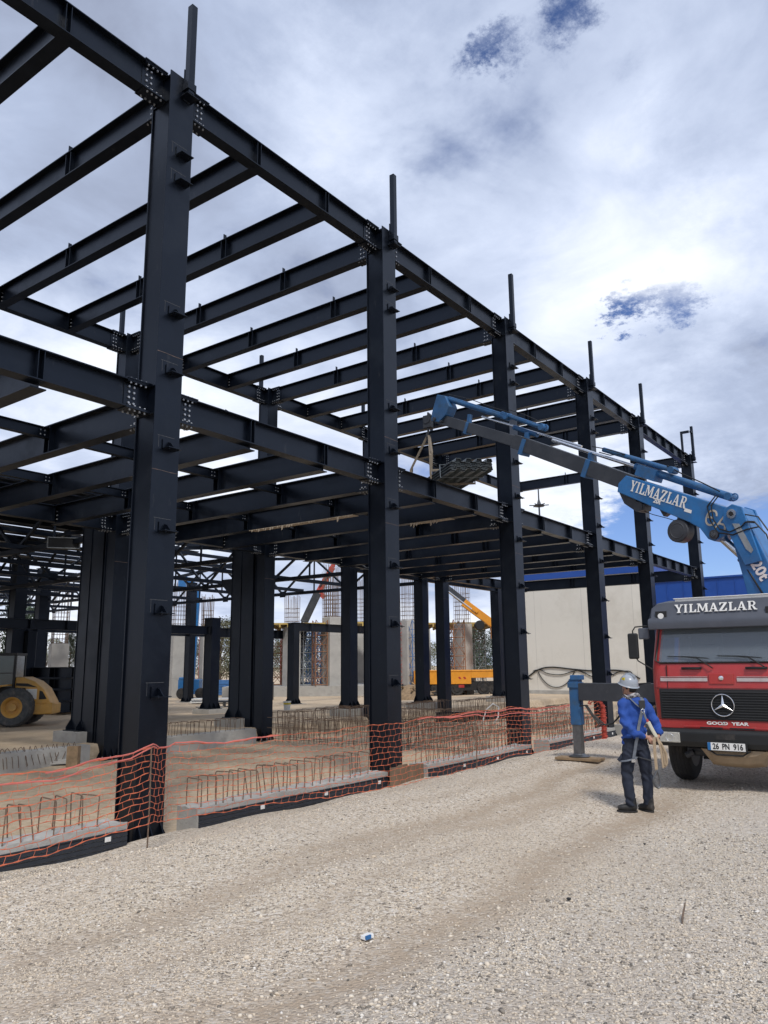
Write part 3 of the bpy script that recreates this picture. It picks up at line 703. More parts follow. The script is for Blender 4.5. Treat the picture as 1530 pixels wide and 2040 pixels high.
def slab_text(word, o, ux, uy, un, h, wd, depth=.006):
    """word in slab serif letters: origin o, unit vectors right/up/normal, letter height, total width"""
    m = MB(); tot = sum(glyph(c)[1] for c in word)+.07*(len(word)-1); x = 0; k = wd/tot
    o, ux, uy, un = Vector(o), Vector(ux), Vector(uy), Vector(un)
    for i, c in enumerate(word):
        ps, w_ = glyph(c)
        for j, p in enumerate(ps): m.prism([o+ux*((x+a)*k)+uy*(b*h)+un*(.0005*j) for a, b in p], un*depth)
        x += w_+.07
    return m
def text_mesh(body, size, name, material, parent, mw, align='CENTER', ext=.003, bold=.0, sx=1):
    c = bpy.data.curves.new(name, 'FONT'); c.body = body; c.size = size; c.align_x = align; c.align_y = 'CENTER'; c.extrude = ext; c.offset = bold; c.resolution_u = 3
    to = bpy.data.objects.new('t', c); COL.objects.link(to); bpy.context.view_layer.update()
    me = bpy.data.meshes.new_from_object(to.evaluated_get(bpy.context.evaluated_depsgraph_get())); bpy.data.objects.remove(to); bpy.data.curves.remove(c)
    me.transform(Matrix.Diagonal((sx,1,1,1))); me.transform(mw); me.name = name; me.materials.clear(); me.materials.append(material)
    o = bpy.data.objects.new(name, me); COL.objects.link(o); o.parent = parent; return o
def basis(o, ux, uy):
    ux = Vector(ux).normalized(); uy = Vector(uy).normalized(); un = ux.cross(uy)
    return Matrix(((ux.x,uy.x,un.x,o[0]),(ux.y,uy.y,un.y,o[1]),(ux.z,uy.z,un.z,o[2]),(0,0,0,1)))
TX, TY, TZ = 5.45, -6.62, .60
truck = empty('crane_truck', (TX,TY,TZ), 0, 'red cab truck facing us, blue folding crane boom raised behind its grey visor', 'crane truck')
HW = 1.06
def section(x, hw, z, r=.17):   # not used for lofts across z
    return None
# cab shell: horizontal sections, rounded front corners, nose leaning back above the waist
def cab_ring(z, xf, hw, r, xb=1.55, n=6):
    pts = [(xb,-hw),(xb,hw)]
    for i in range(n+1):
        a = math.pi/2*i/n; pts.append((xf+r-r*math.sin(a), hw-r+r*math.cos(a)))
    for i in range(n+1):
        a = math.pi/2*(1-i/n); pts.append((xf+r-r*math.sin(a), -(hw-r+r*math.cos(a))))
    return [(x,y,z) for x,y in pts]
levels = [(.92,.03,HW-.05,.16),(1.0,.01,HW-.02,.17),(1.45,.0,HW,.17),(1.75,.02,HW,.17),(1.84,.035,HW-.005,.17),(1.86,.04,HW-.006,.17),(2.46,.15,HW-.07,.17),(2.55,.17,HW-.09,.17),(2.66,.24,HW-.16,.2),(2.70,.36,HW-.32,.2)]
def loft(rings, m, skip=lambda i, j, n: False):
    n = len(rings[0]); o = len(m.v); m.v += [tuple(p) for r in rings for p in r]
    for i in range(len(rings)-1):
        for j in range(n):
            if skip(i, j, n): continue
            m.f.append([o+i*n+j, o+i*n+(j+1)%n, o+(i+1)*n+(j+1)%n, o+(i+1)*n+j]); m.m.append(m.mi)
    m.f.append([o+j for j in range(n)][::-1]); m.m.append(m.mi); m.f.append([o+(len(rings)-1)*n+j for j in range(n)]); m.m.append(m.mi)
m = MB(); rings = [cab_ring(*l) for l in levels]
nn = len(rings[0]); front = 8      # index of the last point of the left corner
loft(rings, m, lambda i, j, n: i == 5 and (j == front or j in (1, n-1)))   # windscreen and side window openings
cab = m.build('cab', M['red'], truck, smooth=35)
def xf(z): return .04+(z-1.86)*(.15-.04)/.6
# windscreen: rubber frame and pane
wy = HW-.06
fr = MB(); fr.tube([(xf(1.87)-.012,-wy+.10,1.865),(xf(1.87)-.012,wy-.10,1.865),(xf(1.9)+.01,wy+.0-.03,1.90),(xf(2.42)+.03,wy-.10,2.42),(xf(2.46)-.012,wy-.17,2.455),(xf(2.46)-.012,-wy+.17,2.455),(xf(2.42)+.03,-wy+.10,2.42),(xf(1.9)+.01,-wy+.03,1.90),(xf(1.87)-.012,-wy+.10,1.865)], .016, 6)
ws = fr.build('windscreen', M['black'], truck, smooth=60)
g = MB(); g.prism([(xf(1.865),-wy+.08,1.865),(xf(1.865),wy-.08,1.865),(xf(2.455),wy-.15,2.455),(xf(2.455),-wy+.15,2.455)], (.006,0,0)); 
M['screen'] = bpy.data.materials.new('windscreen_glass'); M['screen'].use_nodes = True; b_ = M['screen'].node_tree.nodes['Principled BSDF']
b_.inputs['Transmission Weight'].default_value = .74; b_.inputs['Roughness'].default_value = .04; b_.inputs['IOR'].default_value = 1.6; b_.inputs['Base Color'].default_value = (.33,.39,.45,1)  # pale base colour stands in for reflected grey sky and a dusty film
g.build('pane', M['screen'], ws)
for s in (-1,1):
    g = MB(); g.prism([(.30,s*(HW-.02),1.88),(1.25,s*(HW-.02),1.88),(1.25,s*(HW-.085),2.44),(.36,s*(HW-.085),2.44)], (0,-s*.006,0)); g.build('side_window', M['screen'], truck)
# inside of the cab
m = MB(); m.box(.12,.42,-.95,.95,1.62,1.80); m.box(1.40,1.50,-.97,.97,1.0,2.5); m.box(.05,1.5,-.98,.98,1.05,1.12)
m.build('dashboard', M['black'], truck, bevel=.03)
for y in (-.50,.50):
    m = MB(); m.box(.85,1.30,y-.25,y+.25,1.35,1.55); m.box(1.22,1.36,y-.24,y+.24,1.5,2.15); m.box(1.24,1.34,y-.13,y+.13,2.15,2.36); m.build('seat', M['black'], truck, bevel=.04)
m = MB(); m.ring((.42,-.52,1.92), (.75,0,.65), .22, .016, 24, 8); m.tube([(.42,-.52,1.92),(.30,-.52,1.75)], .02, 8); m.build('steering_wheel', M['black'], truck, smooth=60)
m = MB(); m.box(.22,.30,-.90,.90,2.26,2.47); m.box(.20,.22,-.02,.02,1.86,2.3); m.build('header_panel', M['black'], truck)
for y, zt in ((.62,2.3),): m = MB(); m.bar((.55,y,1.7),(.62,y,zt),.10,.16); m.build('seat_belt_post', M['black'], truck)
# visor box on the roof
vis = [( .28,HW-.20,2.80),(.02,HW-.16,2.72),(-.07,HW-.06,2.62),(-.05,HW-.02,2.48),(-.06,HW-.02,2.40),(.12,HW-.03,2.41),(.40,HW-.06,2.52)]
rg = []
for y, k in ((-HW+.06,.0),(-HW+.10,.65),(-HW+.18,.92),(-HW+.30,1),(HW-.30,1),(HW-.18,.92),(HW-.10,.65),(HW-.06,.0)):
    zc, zt = 2.44, 1
    rg.append([(.34,y,2.62+.23*k),(.10,y,2.60+.22*k),(.03-.02*k,y,2.58+.215*k),(-.035-.015*k,y,2.555+.02*k),(-.092,y,2.525),(-.100,y,2.47),(-.085,y,2.39),(-.06,y,2.38),(.17,y,2.42),(.34,y,2.50)])
m = MB(); loft(rg, m); visor = m.build('sun_visor', M['visor'], truck, smooth=40)
for s in (-1,1):
    m = MB(); m.box(-.062,-.01,s*.80-.085,s*.80+.085,2.575,2.665); m.mi = 1; m.lathe([(.001,-.006),(.045,-.006),(.045,.02),(.001,.02)], (-.055,s*.80,2.59), (-1,0,0), 14)
    m.build('roof_lamp', [M['black'], M['white']], visor)
m = MB(); m.box(.06,.14,-.80,.60,2.81,2.85); m.box(.04,.17,-.82,.62,2.85,2.862); m.build('roof_bar', M['white'], truck, bevel=.004)
t_ = Vector((.09,0,.09)).normalized()
tx = slab_text('YILMAZLAR', (-.050,.585,2.625), (0,-1,0), (.265,0,.964), (-.964,0,.265), .135, 1.19, .012); tx.build('lettering', M['white'], visor)
# wipers, grab handles, stripe, badge, flap
for y0, y1 in ((.55,.16),(-.22,-.58)):
    m = MB(); m.tube([(.0,y1-.05,1.78),(-.03,y1-.02,1.81),(xf(1.93)-.04,y1+.18,1.94),(xf(1.95)-.035,y1+.32,1.955)], .009, 6)
    m.tube([(xf(1.915)-.03,y1-.0,1.93),(xf(1.95)-.028,y1+.30,1.955),(xf(1.96)-.022,y1+.62,1.965)], [.006,.009,.006], 6); m.build('wiper', M['black'], truck, smooth=60)
for y in (.42,-.50):
    m = MB(); m.tube([(.0,y+.13,1.775),(-.03,y+.12,1.78),(-.03,y-.12,1.78),(.0,y-.13,1.775)], .011, 6); m.box(-.004,.01,y-.15,y+.15,1.762,1.798); m.build('grab_handle', M['black'], truck, smooth=60)
for y in (-.80,.80):
    m = MB(); m.box(-.0015,.02,y-.004,y+.004,1.48,1.83); m.build('panel_gap', M['black'], truck)
m = MB(); m.box(-.0015,.02,-1.0,1.0,1.478,1.484); m.build('panel_gap', M['black'], truck)
m = MB()
for (ya, yb) in ((.20,.90),(-.92,-.22)): m.box(-.006,.03,ya,yb,1.585,1.635); m.box(-.006,.03,ya,yb,1.648,1.655)
M['silver'] = mat('faded_silver', (.46,.42,.42), .5, .1, .15, 6, dirt=(.45,.16,.15), dscale=5)
m.build('stripe', M['silver'], truck)
m = MB(); m.box(-.010,.02,-.175,.175,1.545,1.70); fl = m.build('flap', M['red'], truck, bevel=.006)
m = MB(); m.lathe([(.001,0),(.032,0),(.036,.008),(.03,.014),(.001,.016)], (-.010,0,1.635), (-1,0,0), 18); m.build('round_badge', M['chrome'], fl, smooth=40)
# grille with star
m = MB(); m.box(-.012,.02,-.93,.93,1.02,1.47)
for i in range(11): m.prism([(-.014,-.90,1.045+i*.038),(-.034,-.90,1.045+i*.038),(-.014,-.90,1.066+i*.038)], (0,1.80,0))
gr = m.build('grille', M['black'], truck, bevel=.004)
m = MB(); m.ring((-.050,0,1.24), (1,0,0), .158, .0085, 40, 8)
for k in range(3):
    a = math.pi/2+k*2*math.pi/3; d = Vector((0,math.cos(a),math.sin(a))); s = Vector((0,-d.z,d.y)); c = Vector((-.050,0,1.24))
    tip = c+d*.158; l = c+s*.022+d*.012; r_ = c-s*.022+d*.012; top = c-Vector((.016,0,0)); back = c+Vector((.006,0,0))
    m.add([tip,l,r_,top,back,c-d*.012], [(0,1,3),(0,3,2),(0,4,1),(0,2,4)])
m.box(-.045,-.012,-.02,.02,1.22,1.26)
m.build('star_emblem', M['chrome'], gr)
m = MB(); m.box(-.004,.05,-.99,.99,.885,1.005); m.box(-.012,.02,-.60,.60,.90,.93); lp = m.build('lower_panel', M['red'], truck, bevel=.006)
m = MB(); m.box(-.016,-.008,-.40,-.06,.895,.915); m.box(-.016,-.008,.04,.36,.895,.915); m.build('air_slot', M['black'], lp)
text_mesh('GOOD  YEAR', .062, 'lettering', M['white'], lp, basis((-.008,-.03,.972),(0,-1,0),(0,0,1)) , ext=.003, bold=.002, sx=1.55)
m = MB(); m.prism([(-.008,.055,.948),(-.008,.035,.962),(-.008,.02,.985),(-.008,-.015,.997),(-.008,.0,.978),(-.008,.012,.962)], (-.003,0,0)); m.build('winged_mark', M['white'], lp)
# bumper, lamps, number plate, tow pan
m = MB(); m.prism([(-.06,0,.62),(-.09,0,.70),(-.09,0,.84),(-.05,0,.885),(.25,0,.885),(.25,0,.62)], (0,2.30,0)); 
for i in range(len(m.v)): m.v[i] = (m.v[i][0], m.v[i][1]-1.15, m.v[i][2])
for s in (-1,1): m.box(.02,.75,s*1.15-.10*(s>0),s*1.15+.10*(s<0),.66,.90)
bump = m.build('bumper', M['black'], truck, bevel=.02)
m = MB(); m.box(-.094,-.07,-.14,.14,.745,.835); m.box(-.097,-.07,-.003,.003,.745,.835); m.build('bumper_vent', M['rubber'], bump)
M['lamp'] = mat('lamp_glass', (.40,.39,.35), .12, 0, .2, 12, spec=.7, bump=.3, bscale=60)
for s in (-1,1):
    h = MB(); h.box(-.098,-.06,s*.80-.155,s*.80+.155,.675,.83); hl = h.build('headlight', M['lamp'], truck, bevel=.012)
    m = MB(); m.ring((-.097,s*.80,.752), (1,0,0), .055, .004, 20, 5); m.build('reflector', M['chrome'], hl)
m = MB(); m.box(-.106,-.092,-.30,.26,.585,.715); m.box(-.10,-.02,-.24,.20,.70,.73); pl = m.build('number_plate_holder', M['black'], truck)
m = MB(); m.box(-.112,-.106,-.27,.25,.595,.705); m.mi = 1; m.box(-.1128,-.1118,.205,.25,.595,.705); m.build('number_plate', [M['white'], M['blue']], pl)
text_mesh('26', .115, 'plate_characters', M['black'], pl, basis((-.113,.135,.648),(0,-1,0),(0,0,1)), ext=.0015, bold=.003, sx=.78)
text_mesh('PN', .115, 'plate_characters', M['black'], pl, basis((-.113,-.005,.648),(0,-1,0),(0,0,1)), ext=.0015, bold=.003, sx=.72)
text_mesh('916', .115, 'plate_characters', M['black'], pl, basis((-.113,-.175,.648),(0,-1,0),(0,0,1)), ext=.0015, bold=.003, sx=.78)
M['pan'] = mat('sandy_skid_plate', (.30,.225,.145), .7, 0, .2, 5, dirt=(.2,.16,.12))
rg = []
for x, k, zt, zb in ((-.02,.55,.60,.50),(.06,.62,.60,.40),(.25,.66,.60,.33),(.55,.6,.60,.36)):
    rg.append([(x,k*.72-.05,zt),(x,k*.50-.05,zb+.02),(x,k*.2-.05,zb),(x,-k*.3-.05,zb),(x,-k*.62-.05,zb+.03),(x,-k*.85-.05,zt)])
m = MB(); loft(rg, m); pan = m.build('skid_plate', M['pan'], truck, smooth=30)
m = MB(); m.tube([(-.055,.26,.60),(-.075,.14,.53),(-.075,-.22,.53),(-.055,-.33,.60)], .013, 6); m.build('plate_guard', M['black'], truck, smooth=60)
# front wheels, axle, frame
def wheel(x, y, r=.50, w=.30, side=1):
    m = MB(); prof = [(.29,-w/2),(.40,-w/2-.004),(r-.06,-w/2),(r-.015,-w/2+.03),(r,-w/2+.07),(r,w/2-.07),(r-.015,w/2-.03),(r-.06,w/2),(.40,w/2+.004),(.29,w/2)]
    m.lathe(prof, (x,y,r), (0,1,0), 36, caps=False); t = m.build('tyre', M['rubber'], truck, smooth=40)
    g_ = MB()
    for k in range(4): g_.ring((x,y+(k-1.5)*.055,r), (0,1,0), r-.002, .007, 40, 4)
    g_.build('tread', M['black'], t)
    m = MB(); m.lathe([(.001,side*.04),(.13,side*.05),(.16,side*.01),(.27,side*.02),(.295,side*(w/2)),(.295,-side*(w/2)),(.001,-side*(w/2))], (x,y,r), (0,1,0), 28)
    for k in range(10):
        a = k*2*math.pi/10; m.cyl((x+.18*math.cos(a),y+side*.02,r+.18*math.sin(a)), (x+.18*math.cos(a),y+side*.06,r+.18*math.sin(a)), .014, 6)
    m.build('rim', M['boomgrey'], t, smooth=40)
for x in (1.05, 5.2, 6.5):
    wheel(x, .90, side=1); wheel(x, -.90, side=-1)
m = MB(); m.bar((1.05,-.78,.46),(1.05,.78,.46),.12,.14); m.tube([(.95,-.6,.36),(.95,.6,.36)], .022, 8)
for y in (-.42,.42): m.bar((.2,y,.78),(8.2,y,.78),.08,.24); m.tube([(.35,y,.62),(.7,y,.50),(1.05,y,.55),(1.4,y,.50),(1.75,y,.62)], .045, 6)
m.box(.3,1.35,-.35,.35,.48,.98); m.lathe([(.001,-.2),(.10,-.2),(.10,.2),(.001,.2)], (.6,.52,.52), (0,1,0), 12); m.cyl((.42,.60,.50),(.42,.72,.44),.05,10)
m.build('chassis', M['boomgrey'], truck)
for s in (-1,1):       # mudguards behind the bumper
    m = MB(); m.prism([(.45,0,.95),(.50,0,1.06),(1.05,0,1.12),(1.6,0,1.06),(1.66,0,.80),(1.60,0,.80),(1.55,0,1.0),(1.05,0,1.07),(.55,0,1.0)], (0,.36,0)); o = m.build('mudguard', M['black'], truck); o.location = (0,(.72 if s > 0 else -1.08),0)
# door mirrors on tube arms
for s in (-1,1):
    m = MB(); m.tube([(.16,s*1.0,2.44),(.10,s*1.12,2.45),(.08,s*1.27,2.44),(.07,s*1.31,2.38),(.07,s*1.31,2.00),(.09,s*1.26,1.90),(.12,s*1.04,1.76)], .011, 7)
    arm = m.build('mirror', M['black'], truck, smooth=60)
    m = MB(); m.box(.03,.085,s*1.31-.085,s*1.31+.085,1.93,2.34); hsg = m.build('mirror_housing', M['black'], arm, bevel=.025)
    m = MB(); m.box(.05,.10,s*1.13-.08,s*1.13+.09,2.24,2.42); m.build('wide_mirror', M['visor'], arm, bevel=.02)
# flat bed behind the crane
m = MB(); m.box(3.0,8.3,-1.2,1.2,.98,1.12); 
for s in (-1,1): m.box(3.0,8.3,s*1.2-.02,s*1.2+.02,1.12,1.55)
m.box(3.0,3.06,-1.2,1.2,1.12,1.75); m.build('flat_bed', M['red'], truck)

# ---- crane behind the cab
BX, BY = 7.6-TX, -6.7-TY                       # slew axis in truck space
E_ = Vector((.2631,.9648,0)); NRM = Vector((-E_.y,E_.x,0))     # boom plane and its normal on the cab side
def bp_(s, z, n=0): return Vector((BX,BY,0)) + E_*s + NRM*n + Vector((0,0,z-TZ))
m = MB(); m.box(BX-.45,BX+.45,BY-.75,BY+.75,.90,1.10); m.lathe([(.42,1.10),(.42,1.30),(.30,1.36),(.26,2.05),(.30,2.1),(.30,2.3),(.001,2.3)], (BX,BY,0), n=24); m.box(BX-.30,BX+.30,BY-1.15,BY+1.0,1.16,1.50)
ped = m.build('crane_pedestal', M['blue'], truck, smooth=35)
m = MB()       # folded main boom
poly = [(-.58,2.85),(-.20,2.80),(-.02,3.9),(.10,4.55),(.20,4.93),(.17,5.12),(.02,5.19),(-.13,5.12),(-.24,4.80),(-.52,4.0),(-.66,3.3)]
m.prism([bp_(s,z,-.20) for s,z in poly], NRM*.40)
m.prism([bp_(s,z,-.26) for s,z in [(-.40,4.15),(-.10,4.10),(.22,4.92),(.18,5.14),(.02,5.21),(-.15,5.13)]], NRM*.055); m.prism([bp_(s,z,.205) for s,z in [(-.40,4.15),(-.10,4.10),(.22,4.92),(.18,5.14),(.02,5.21),(-.15,5.13)]], NRM*.055)
mainb = m.build('main_boom', M['blue'], truck, bevel=.012)
m = MB(); m.cyl(bp_(.03,5.03,-.29), bp_(.03,5.03,.30), .085, 20); m.mi = 1; m.cyl(bp_(.03,5.03,.30), bp_(.03,5.03,.315), .04, 14); m.build('hinge_pin', [M['chrome'],M['black']], mainb, smooth=40)
m = MB(); m.prism([bp_(s,z,.26) for s,z in [(.04,4.86),(-.08,4.84),(-.28,4.35),(-.24,4.30),(-.16,4.38)]], NRM*.012); m.mi = 0; m.build('link_plate', M['galv'], mainb)
d_ = (bp_(-.02,5.0)-bp_(-.45,3.9)).normalized()
text_mesh('20t', .26, 'lettering', M['white'], mainb, basis(bp_(-.33,4.00,.215), (bp_(-.42,3.76)-bp_(-.20,4.22)), (bp_(-.50,4.18)-bp_(-.10,4.0))), ext=.004, bold=.008)
m = MB()       # outer boom, blue box section
outer = [(2.17,6.17),(.20,5.20),(.02,5.13),(-.10,4.95),(.09,4.74),(.44,4.60),(.56,4.66),(.70,4.88),(.90,5.02),(1.15,5.16),(2.40,5.87),(2.36,6.04)]
m.prism([bp_(s,z,-.19) for s,z in outer], NRM*.38); outb = m.build('outer_boom', M['blue'], truck, bevel=.015)
SL = Vector((E_.x*.898,E_.y*.898,.44)); SLN = SL.normalized(); SU = (Vector((0,0,1))-SLN*SLN.z).normalized()
bd = -(bp_(2.10,5.98)-bp_(.95,5.42)).normalized(); bu = (Vector((0,0,1))-bd*bd.z).normalized()
if bu.z < 0: bu = -bu
tx = slab_text('YILMAZLAR', bp_(2.12,5.85,.193), bd, bu, NRM, .215, 1.30, .006); tx.build('lettering', M['white'], outb)
text_mesh('20t', .12, 'lettering', M['white'], outb, basis(bp_(1.52,5.52,.192), bd, bu), ext=.004, bold=.004)
M['goldish'] = mat('pale_decal', (.50,.46,.38), .5, 0, .08, 6); text_mesh('\u0404A', .41, 'lettering', M['goldish'], outb, basis(bp_(.37,4.965,.193), bd, bu), ext=.004, bold=0, sx=.82)
m = MB(); m.prism([bp_(.98,5.24,.191),bp_(.84,5.175,.191),bp_(.82,5.235,.191),bp_(.96,5.30,.191)], NRM*.003); m.build('sticker', M['white'], outb)
m = MB(); m.cyl(bp_(.42,4.72,-.23), bp_(.42,4.72,.24), .085, 18); m.mi = 1; m.cyl(bp_(.42,4.72,.24), bp_(.42,4.72,.26), .05, 12); m.build('hinge_pin', [M['boomgrey'],M['chrome']], outb, smooth=40)
# telescopic sections
m = MB(); a, b = bp_(2.0,5.94), bp_(5.2,7.62); m.bar(a, b, .26, .33, SU); b2 = bp_(7.9,8.90); m.bar(bp_(4.9,7.48), b2, .19, .26, SU); m.build('boom_extension', M['boomgrey'], outb, bevel=.012)
for (s0, s1, w_, h_) in ((4.86,4.97,.30,.38),(3.12,3.23,.31,.39),(6.72,6.81,.23,.30)):
    zz_ = lambda s: 5.94+(s-2.0)*(8.90-5.94)/5.9
    m = MB(); m.bar(bp_(s0,zz_(s0)), bp_(s1,zz_(s1)), w_, h_, SU)
    m.bar(bp_(s0+.02,zz_(s0)+.16), bp_(s0-.02,zz_(s0)+.38), .10, .10, E_)
    m.build('boom_collar', M['jackblue'], outb, bevel=.01)
m = MB(); hd = [(7.76,9.50),(7.46,9.38),(7.30,9.05),(7.45,8.86),(7.72,8.72),(8.02,8.84),(7.98,9.05)]
m.prism([bp_(s,z,-.15) for s,z in hd], NRM*.30); hd_ = m.build('boom_head', M['jackblue'], outb, bevel=.015)
m = MB(); m.cyl(bp_(7.86,8.84,-.20), bp_(7.86,8.84,.20), .05, 12); m.cyl(bp_(7.62,8.72,-.18), bp_(7.62,8.72,.18), .03, 10); m.build('sheave', M['boomgrey'], hd_)
# hydraulic cylinders lying on top
m = MB(); m.cyl(bp_(7.46,9.32), bp_(5.4,8.26), .075, 14); m.cyl(bp_(5.6,8.42,.02), bp_(4.34,7.74,.02), .055, 12); m.cyl(bp_(5.32,8.02,-.09), bp_(4.62,7.66,-.09), .06, 12)
for s, z in ((5.42,8.30),(4.36,7.76)): m.cyl(bp_(s,z,-.09), bp_(s,z,.11), .08, 10); m.ring(bp_(s-.05,z-.02), NRM, .07, .016, 14, 6)
m.build('upper_cylinder', M['jackblue'], outb, smooth=40)
m = MB(); m.cyl(bp_(6.36,8.56,-.08), bp_(3.4,7.10,-.08), .028, 10); m.cyl(bp_(4.12,7.40), bp_(1.95,6.30), .038, 12); m.build('piston_rod', M['chrome'], outb, smooth=40)
m = MB(); m.cyl(bp_(2.05,6.36), bp_(.14,5.38), .075, 14); m.cyl(bp_(1.3,6.14,.06), bp_(2.75,6.86,.06), .05, 12); m.box
m.bar(bp_(1.95,6.25), bp_(1.55,6.04), .30, .22, SU); m.cyl(bp_(.16,5.39,-.1), bp_(.16,5.39,.12), .07, 12); m.ring(bp_(.06,5.37,.05), NRM, .06, .014, 14, 6); m.cyl(bp_(1.22,6.10,-.06),bp_(1.22,6.10,.14),.07,10)
m.build('lower_cylinder', M['jackblue'], outb, smooth=40)
m = MB(); m.cyl(bp_(.42,4.70), bp_(.0,4.24), .072, 16); m.build('piston_rod', M['chrome'], mainb, smooth=40)
m = MB(); m.cyl(bp_(.03,4.28), bp_(-.52,3.45), .105, 16); m.ring(bp_(.03,4.28), (bp_(.03,4.28)-bp_(-.52,3.45)), .105, .018, 18, 6); m.build('lift_cylinder', M['blue'], mainb, smooth=40)
m = MB(); m.lathe([(.001,-.12),(.20,-.12),(.22,-.10),(.22,.10),(.20,.12),(.06,.13),(.001,.13)], bp_(1.16,4.90,.05), NRM, 22); m.ring(bp_(1.16,4.90,.17), NRM, .14, .012, 22, 6); m.bar(bp_(1.16,4.95),bp_(1.10,5.16),.22,.14); m.build('winch', M['boomgrey'], outb, smooth=35)
m = MB(); m.prism([bp_(s,z,-.12) for s,z in [(2.40,5.86),(2.30,5.62),(2.05,5.42),(1.86,5.42),(1.84,5.52),(2.02,5.62),(2.10,5.76)]], NRM*.24); m.cyl(bp_(1.98,5.50,-.14),bp_(1.98,5.50,.14),.10,14); m.bar(bp_(1.52,5.42),bp_(1.44,5.26),.14,.10); m.build('sheave_bracket', M['boomgrey'], outb)
m = MB(); m.tube([bp_(1.98,5.44,.0), bp_(1.75,5.32), bp_(1.45,5.20), bp_(1.18,5.08)], .008, 6)
m.build('hydraulic_hose', M['black'], outb, smooth=60)
def hose(pts, r=.013):
    m = MB(); m.tube(pts, r, 6); m.build('hydraulic_hose', M['black'], outb, smooth=60)
hose([bp_(.30,5.42,.16),bp_(.42,5.25,.23),bp_(.40,5.0,.24),bp_(.30,4.80,.24),bp_(.10,4.72,.26),bp_(-.12,4.78,.28),bp_(-.20,4.85,.28),bp_(-.35,4.82,.24)])
hose([bp_(.36,5.44,.14),bp_(.50,5.25,.22),bp_(.46,4.98,.23),bp_(.34,4.74,.23),bp_(.05,4.66,.27),bp_(-.20,4.72,.27),bp_(-.40,4.74,.24)])
hose([bp_(-.14,4.88,.24),bp_(-.34,4.84,.25),bp_(-.50,4.60,.2),bp_(-.62,4.1,.18),bp_(-.75,3.6,.2)]); hose([bp_(-.10,5.02,.24),bp_(-.40,4.92,.22),bp_(-.60,4.55,.2),bp_(-.72,4.0,.2)])
hose([bp_(.0,4.20,.16),bp_(-.16,3.95,.2),bp_(-.34,3.60,.22),bp_(-.55,3.25,.2)], .016)
hose([bp_(1.3,6.20,.10),bp_(1.0,5.98,.12),bp_(.6,5.72,.12),bp_(.28,5.50,.14)]); hose([bp_(7.4,9.42,.06),bp_(6.6,9.06,.08),bp_(5.9,8.66,.08),bp_(5.3,8.36,.07)], .011)
hose([bp_(4.4,7.9,.06),bp_(4.9,8.22,.1),bp_(5.3,8.42,.08)], .011); hose([bp_(3.0,6.98,.1),bp_(2.6,6.82,.14),bp_(2.2,6.62,.12),bp_(2.5,6.66,.2),bp_(2.8,6.8,.14)], .012)
# rope, hook
m = MB(); hk = bp_(8.30,8.86); m.tube([bp_(7.95,8.86), hk+Vector((0,0,.30)), hk+Vector((0,0,.1))], .03, 8); m.box(hk.x-.07,hk.x+.07,hk.y-.12,hk.y+.12,hk.z-.12,hk.z+.22); m.cyl(hk+Vector((-.09,0,.1)),hk+Vector((.09,0,.1)),.11,16)
m.tube([hk+Vector((0,0,-.12)),hk+Vector((0,0,-.22)),hk+Vector((0,.05,-.30)),hk+Vector((0,.03,-.38)),hk+Vector((0,-.05,-.38)),hk+Vector((0,-.08,-.31))], [.03,.03,.03,.03,.024,.014], 8)
m.build('hook_block', M['boomgrey'], hd_, smooth=40)
# outrigger: beam reaching towards the building, jack leg, foot
OY = -3.40-TY; GF = gp(7.6,-3.40)-TZ
M['hooksteel'] = mat('worn_steel', (.16,.165,.17), .35, .8, .2, 12)
m = MB(); m.box(BX-.13,BX+.13,1.0,OY-.10,1.16,1.49); m.box(BX-.16,BX+.16,.2,1.35,1.16,1.51); outr = m.build('outrigger_beam', M['boomgrey'], truck, bevel=.01)
m = MB(); m.box(BX-.10,BX+.10,OY-.10,OY+.10,.70,1.56); m.box(BX-.125,BX+.125,OY-.12,OY+.12,1.40,1.50); m.box(BX-.12,BX+.12,OY-.14,OY+.06,1.55,1.64); m.cyl((BX-.04,OY-.06,.85),(BX-.04,OY-.06,1.4),.05,12); m.build('jack_housing', M['jackblue'], outr, bevel=.008)
m = MB(); m.box(BX-.08,BX+.08,OY-.08,OY+.08,GF+.10,.72); m.lathe([(.001,0),(.19,0),(.20,.02),(.12,.05),(.10,.07),(.001,.07)], (BX,OY,GF+.055), n=22); m.build('jack_leg', M['hooksteel'], outr)
for k in range(3):
    m = MB(); z0 = .02*k; m.tube([(BX-.15,OY-.12,1.06),(BX-.17,OY-.24-z0,1.08),(BX-.17,OY-.36-z0,.90),(BX-.16,OY-.50-z0*3,.72),(BX-.12,OY-.75,.76),(BX-.10,OY-.95,.95+z0),(BX-.16,OY-1.05,1.25),(BX-.16,OY-1.2,1.48),(BX-.1,OY-1.5,1.50)], .013, 6)
    m.build('hydraulic_hose', M['black'], outr, smooth=60)
# timber under the jack
m = MB(); 
for k, a in enumerate((-.14,.02)): m.bar((7.6+a+.03*k,-3.40-.46,GF+TZ+.035),(7.6+a,-3.40+.42,GF+TZ+.03),.15,.05)
tag(m.build('jack_pad', M['wood'], bevel=.006), 'grey timber planks under the blue outrigger jack on the gravel', 'timber pad')

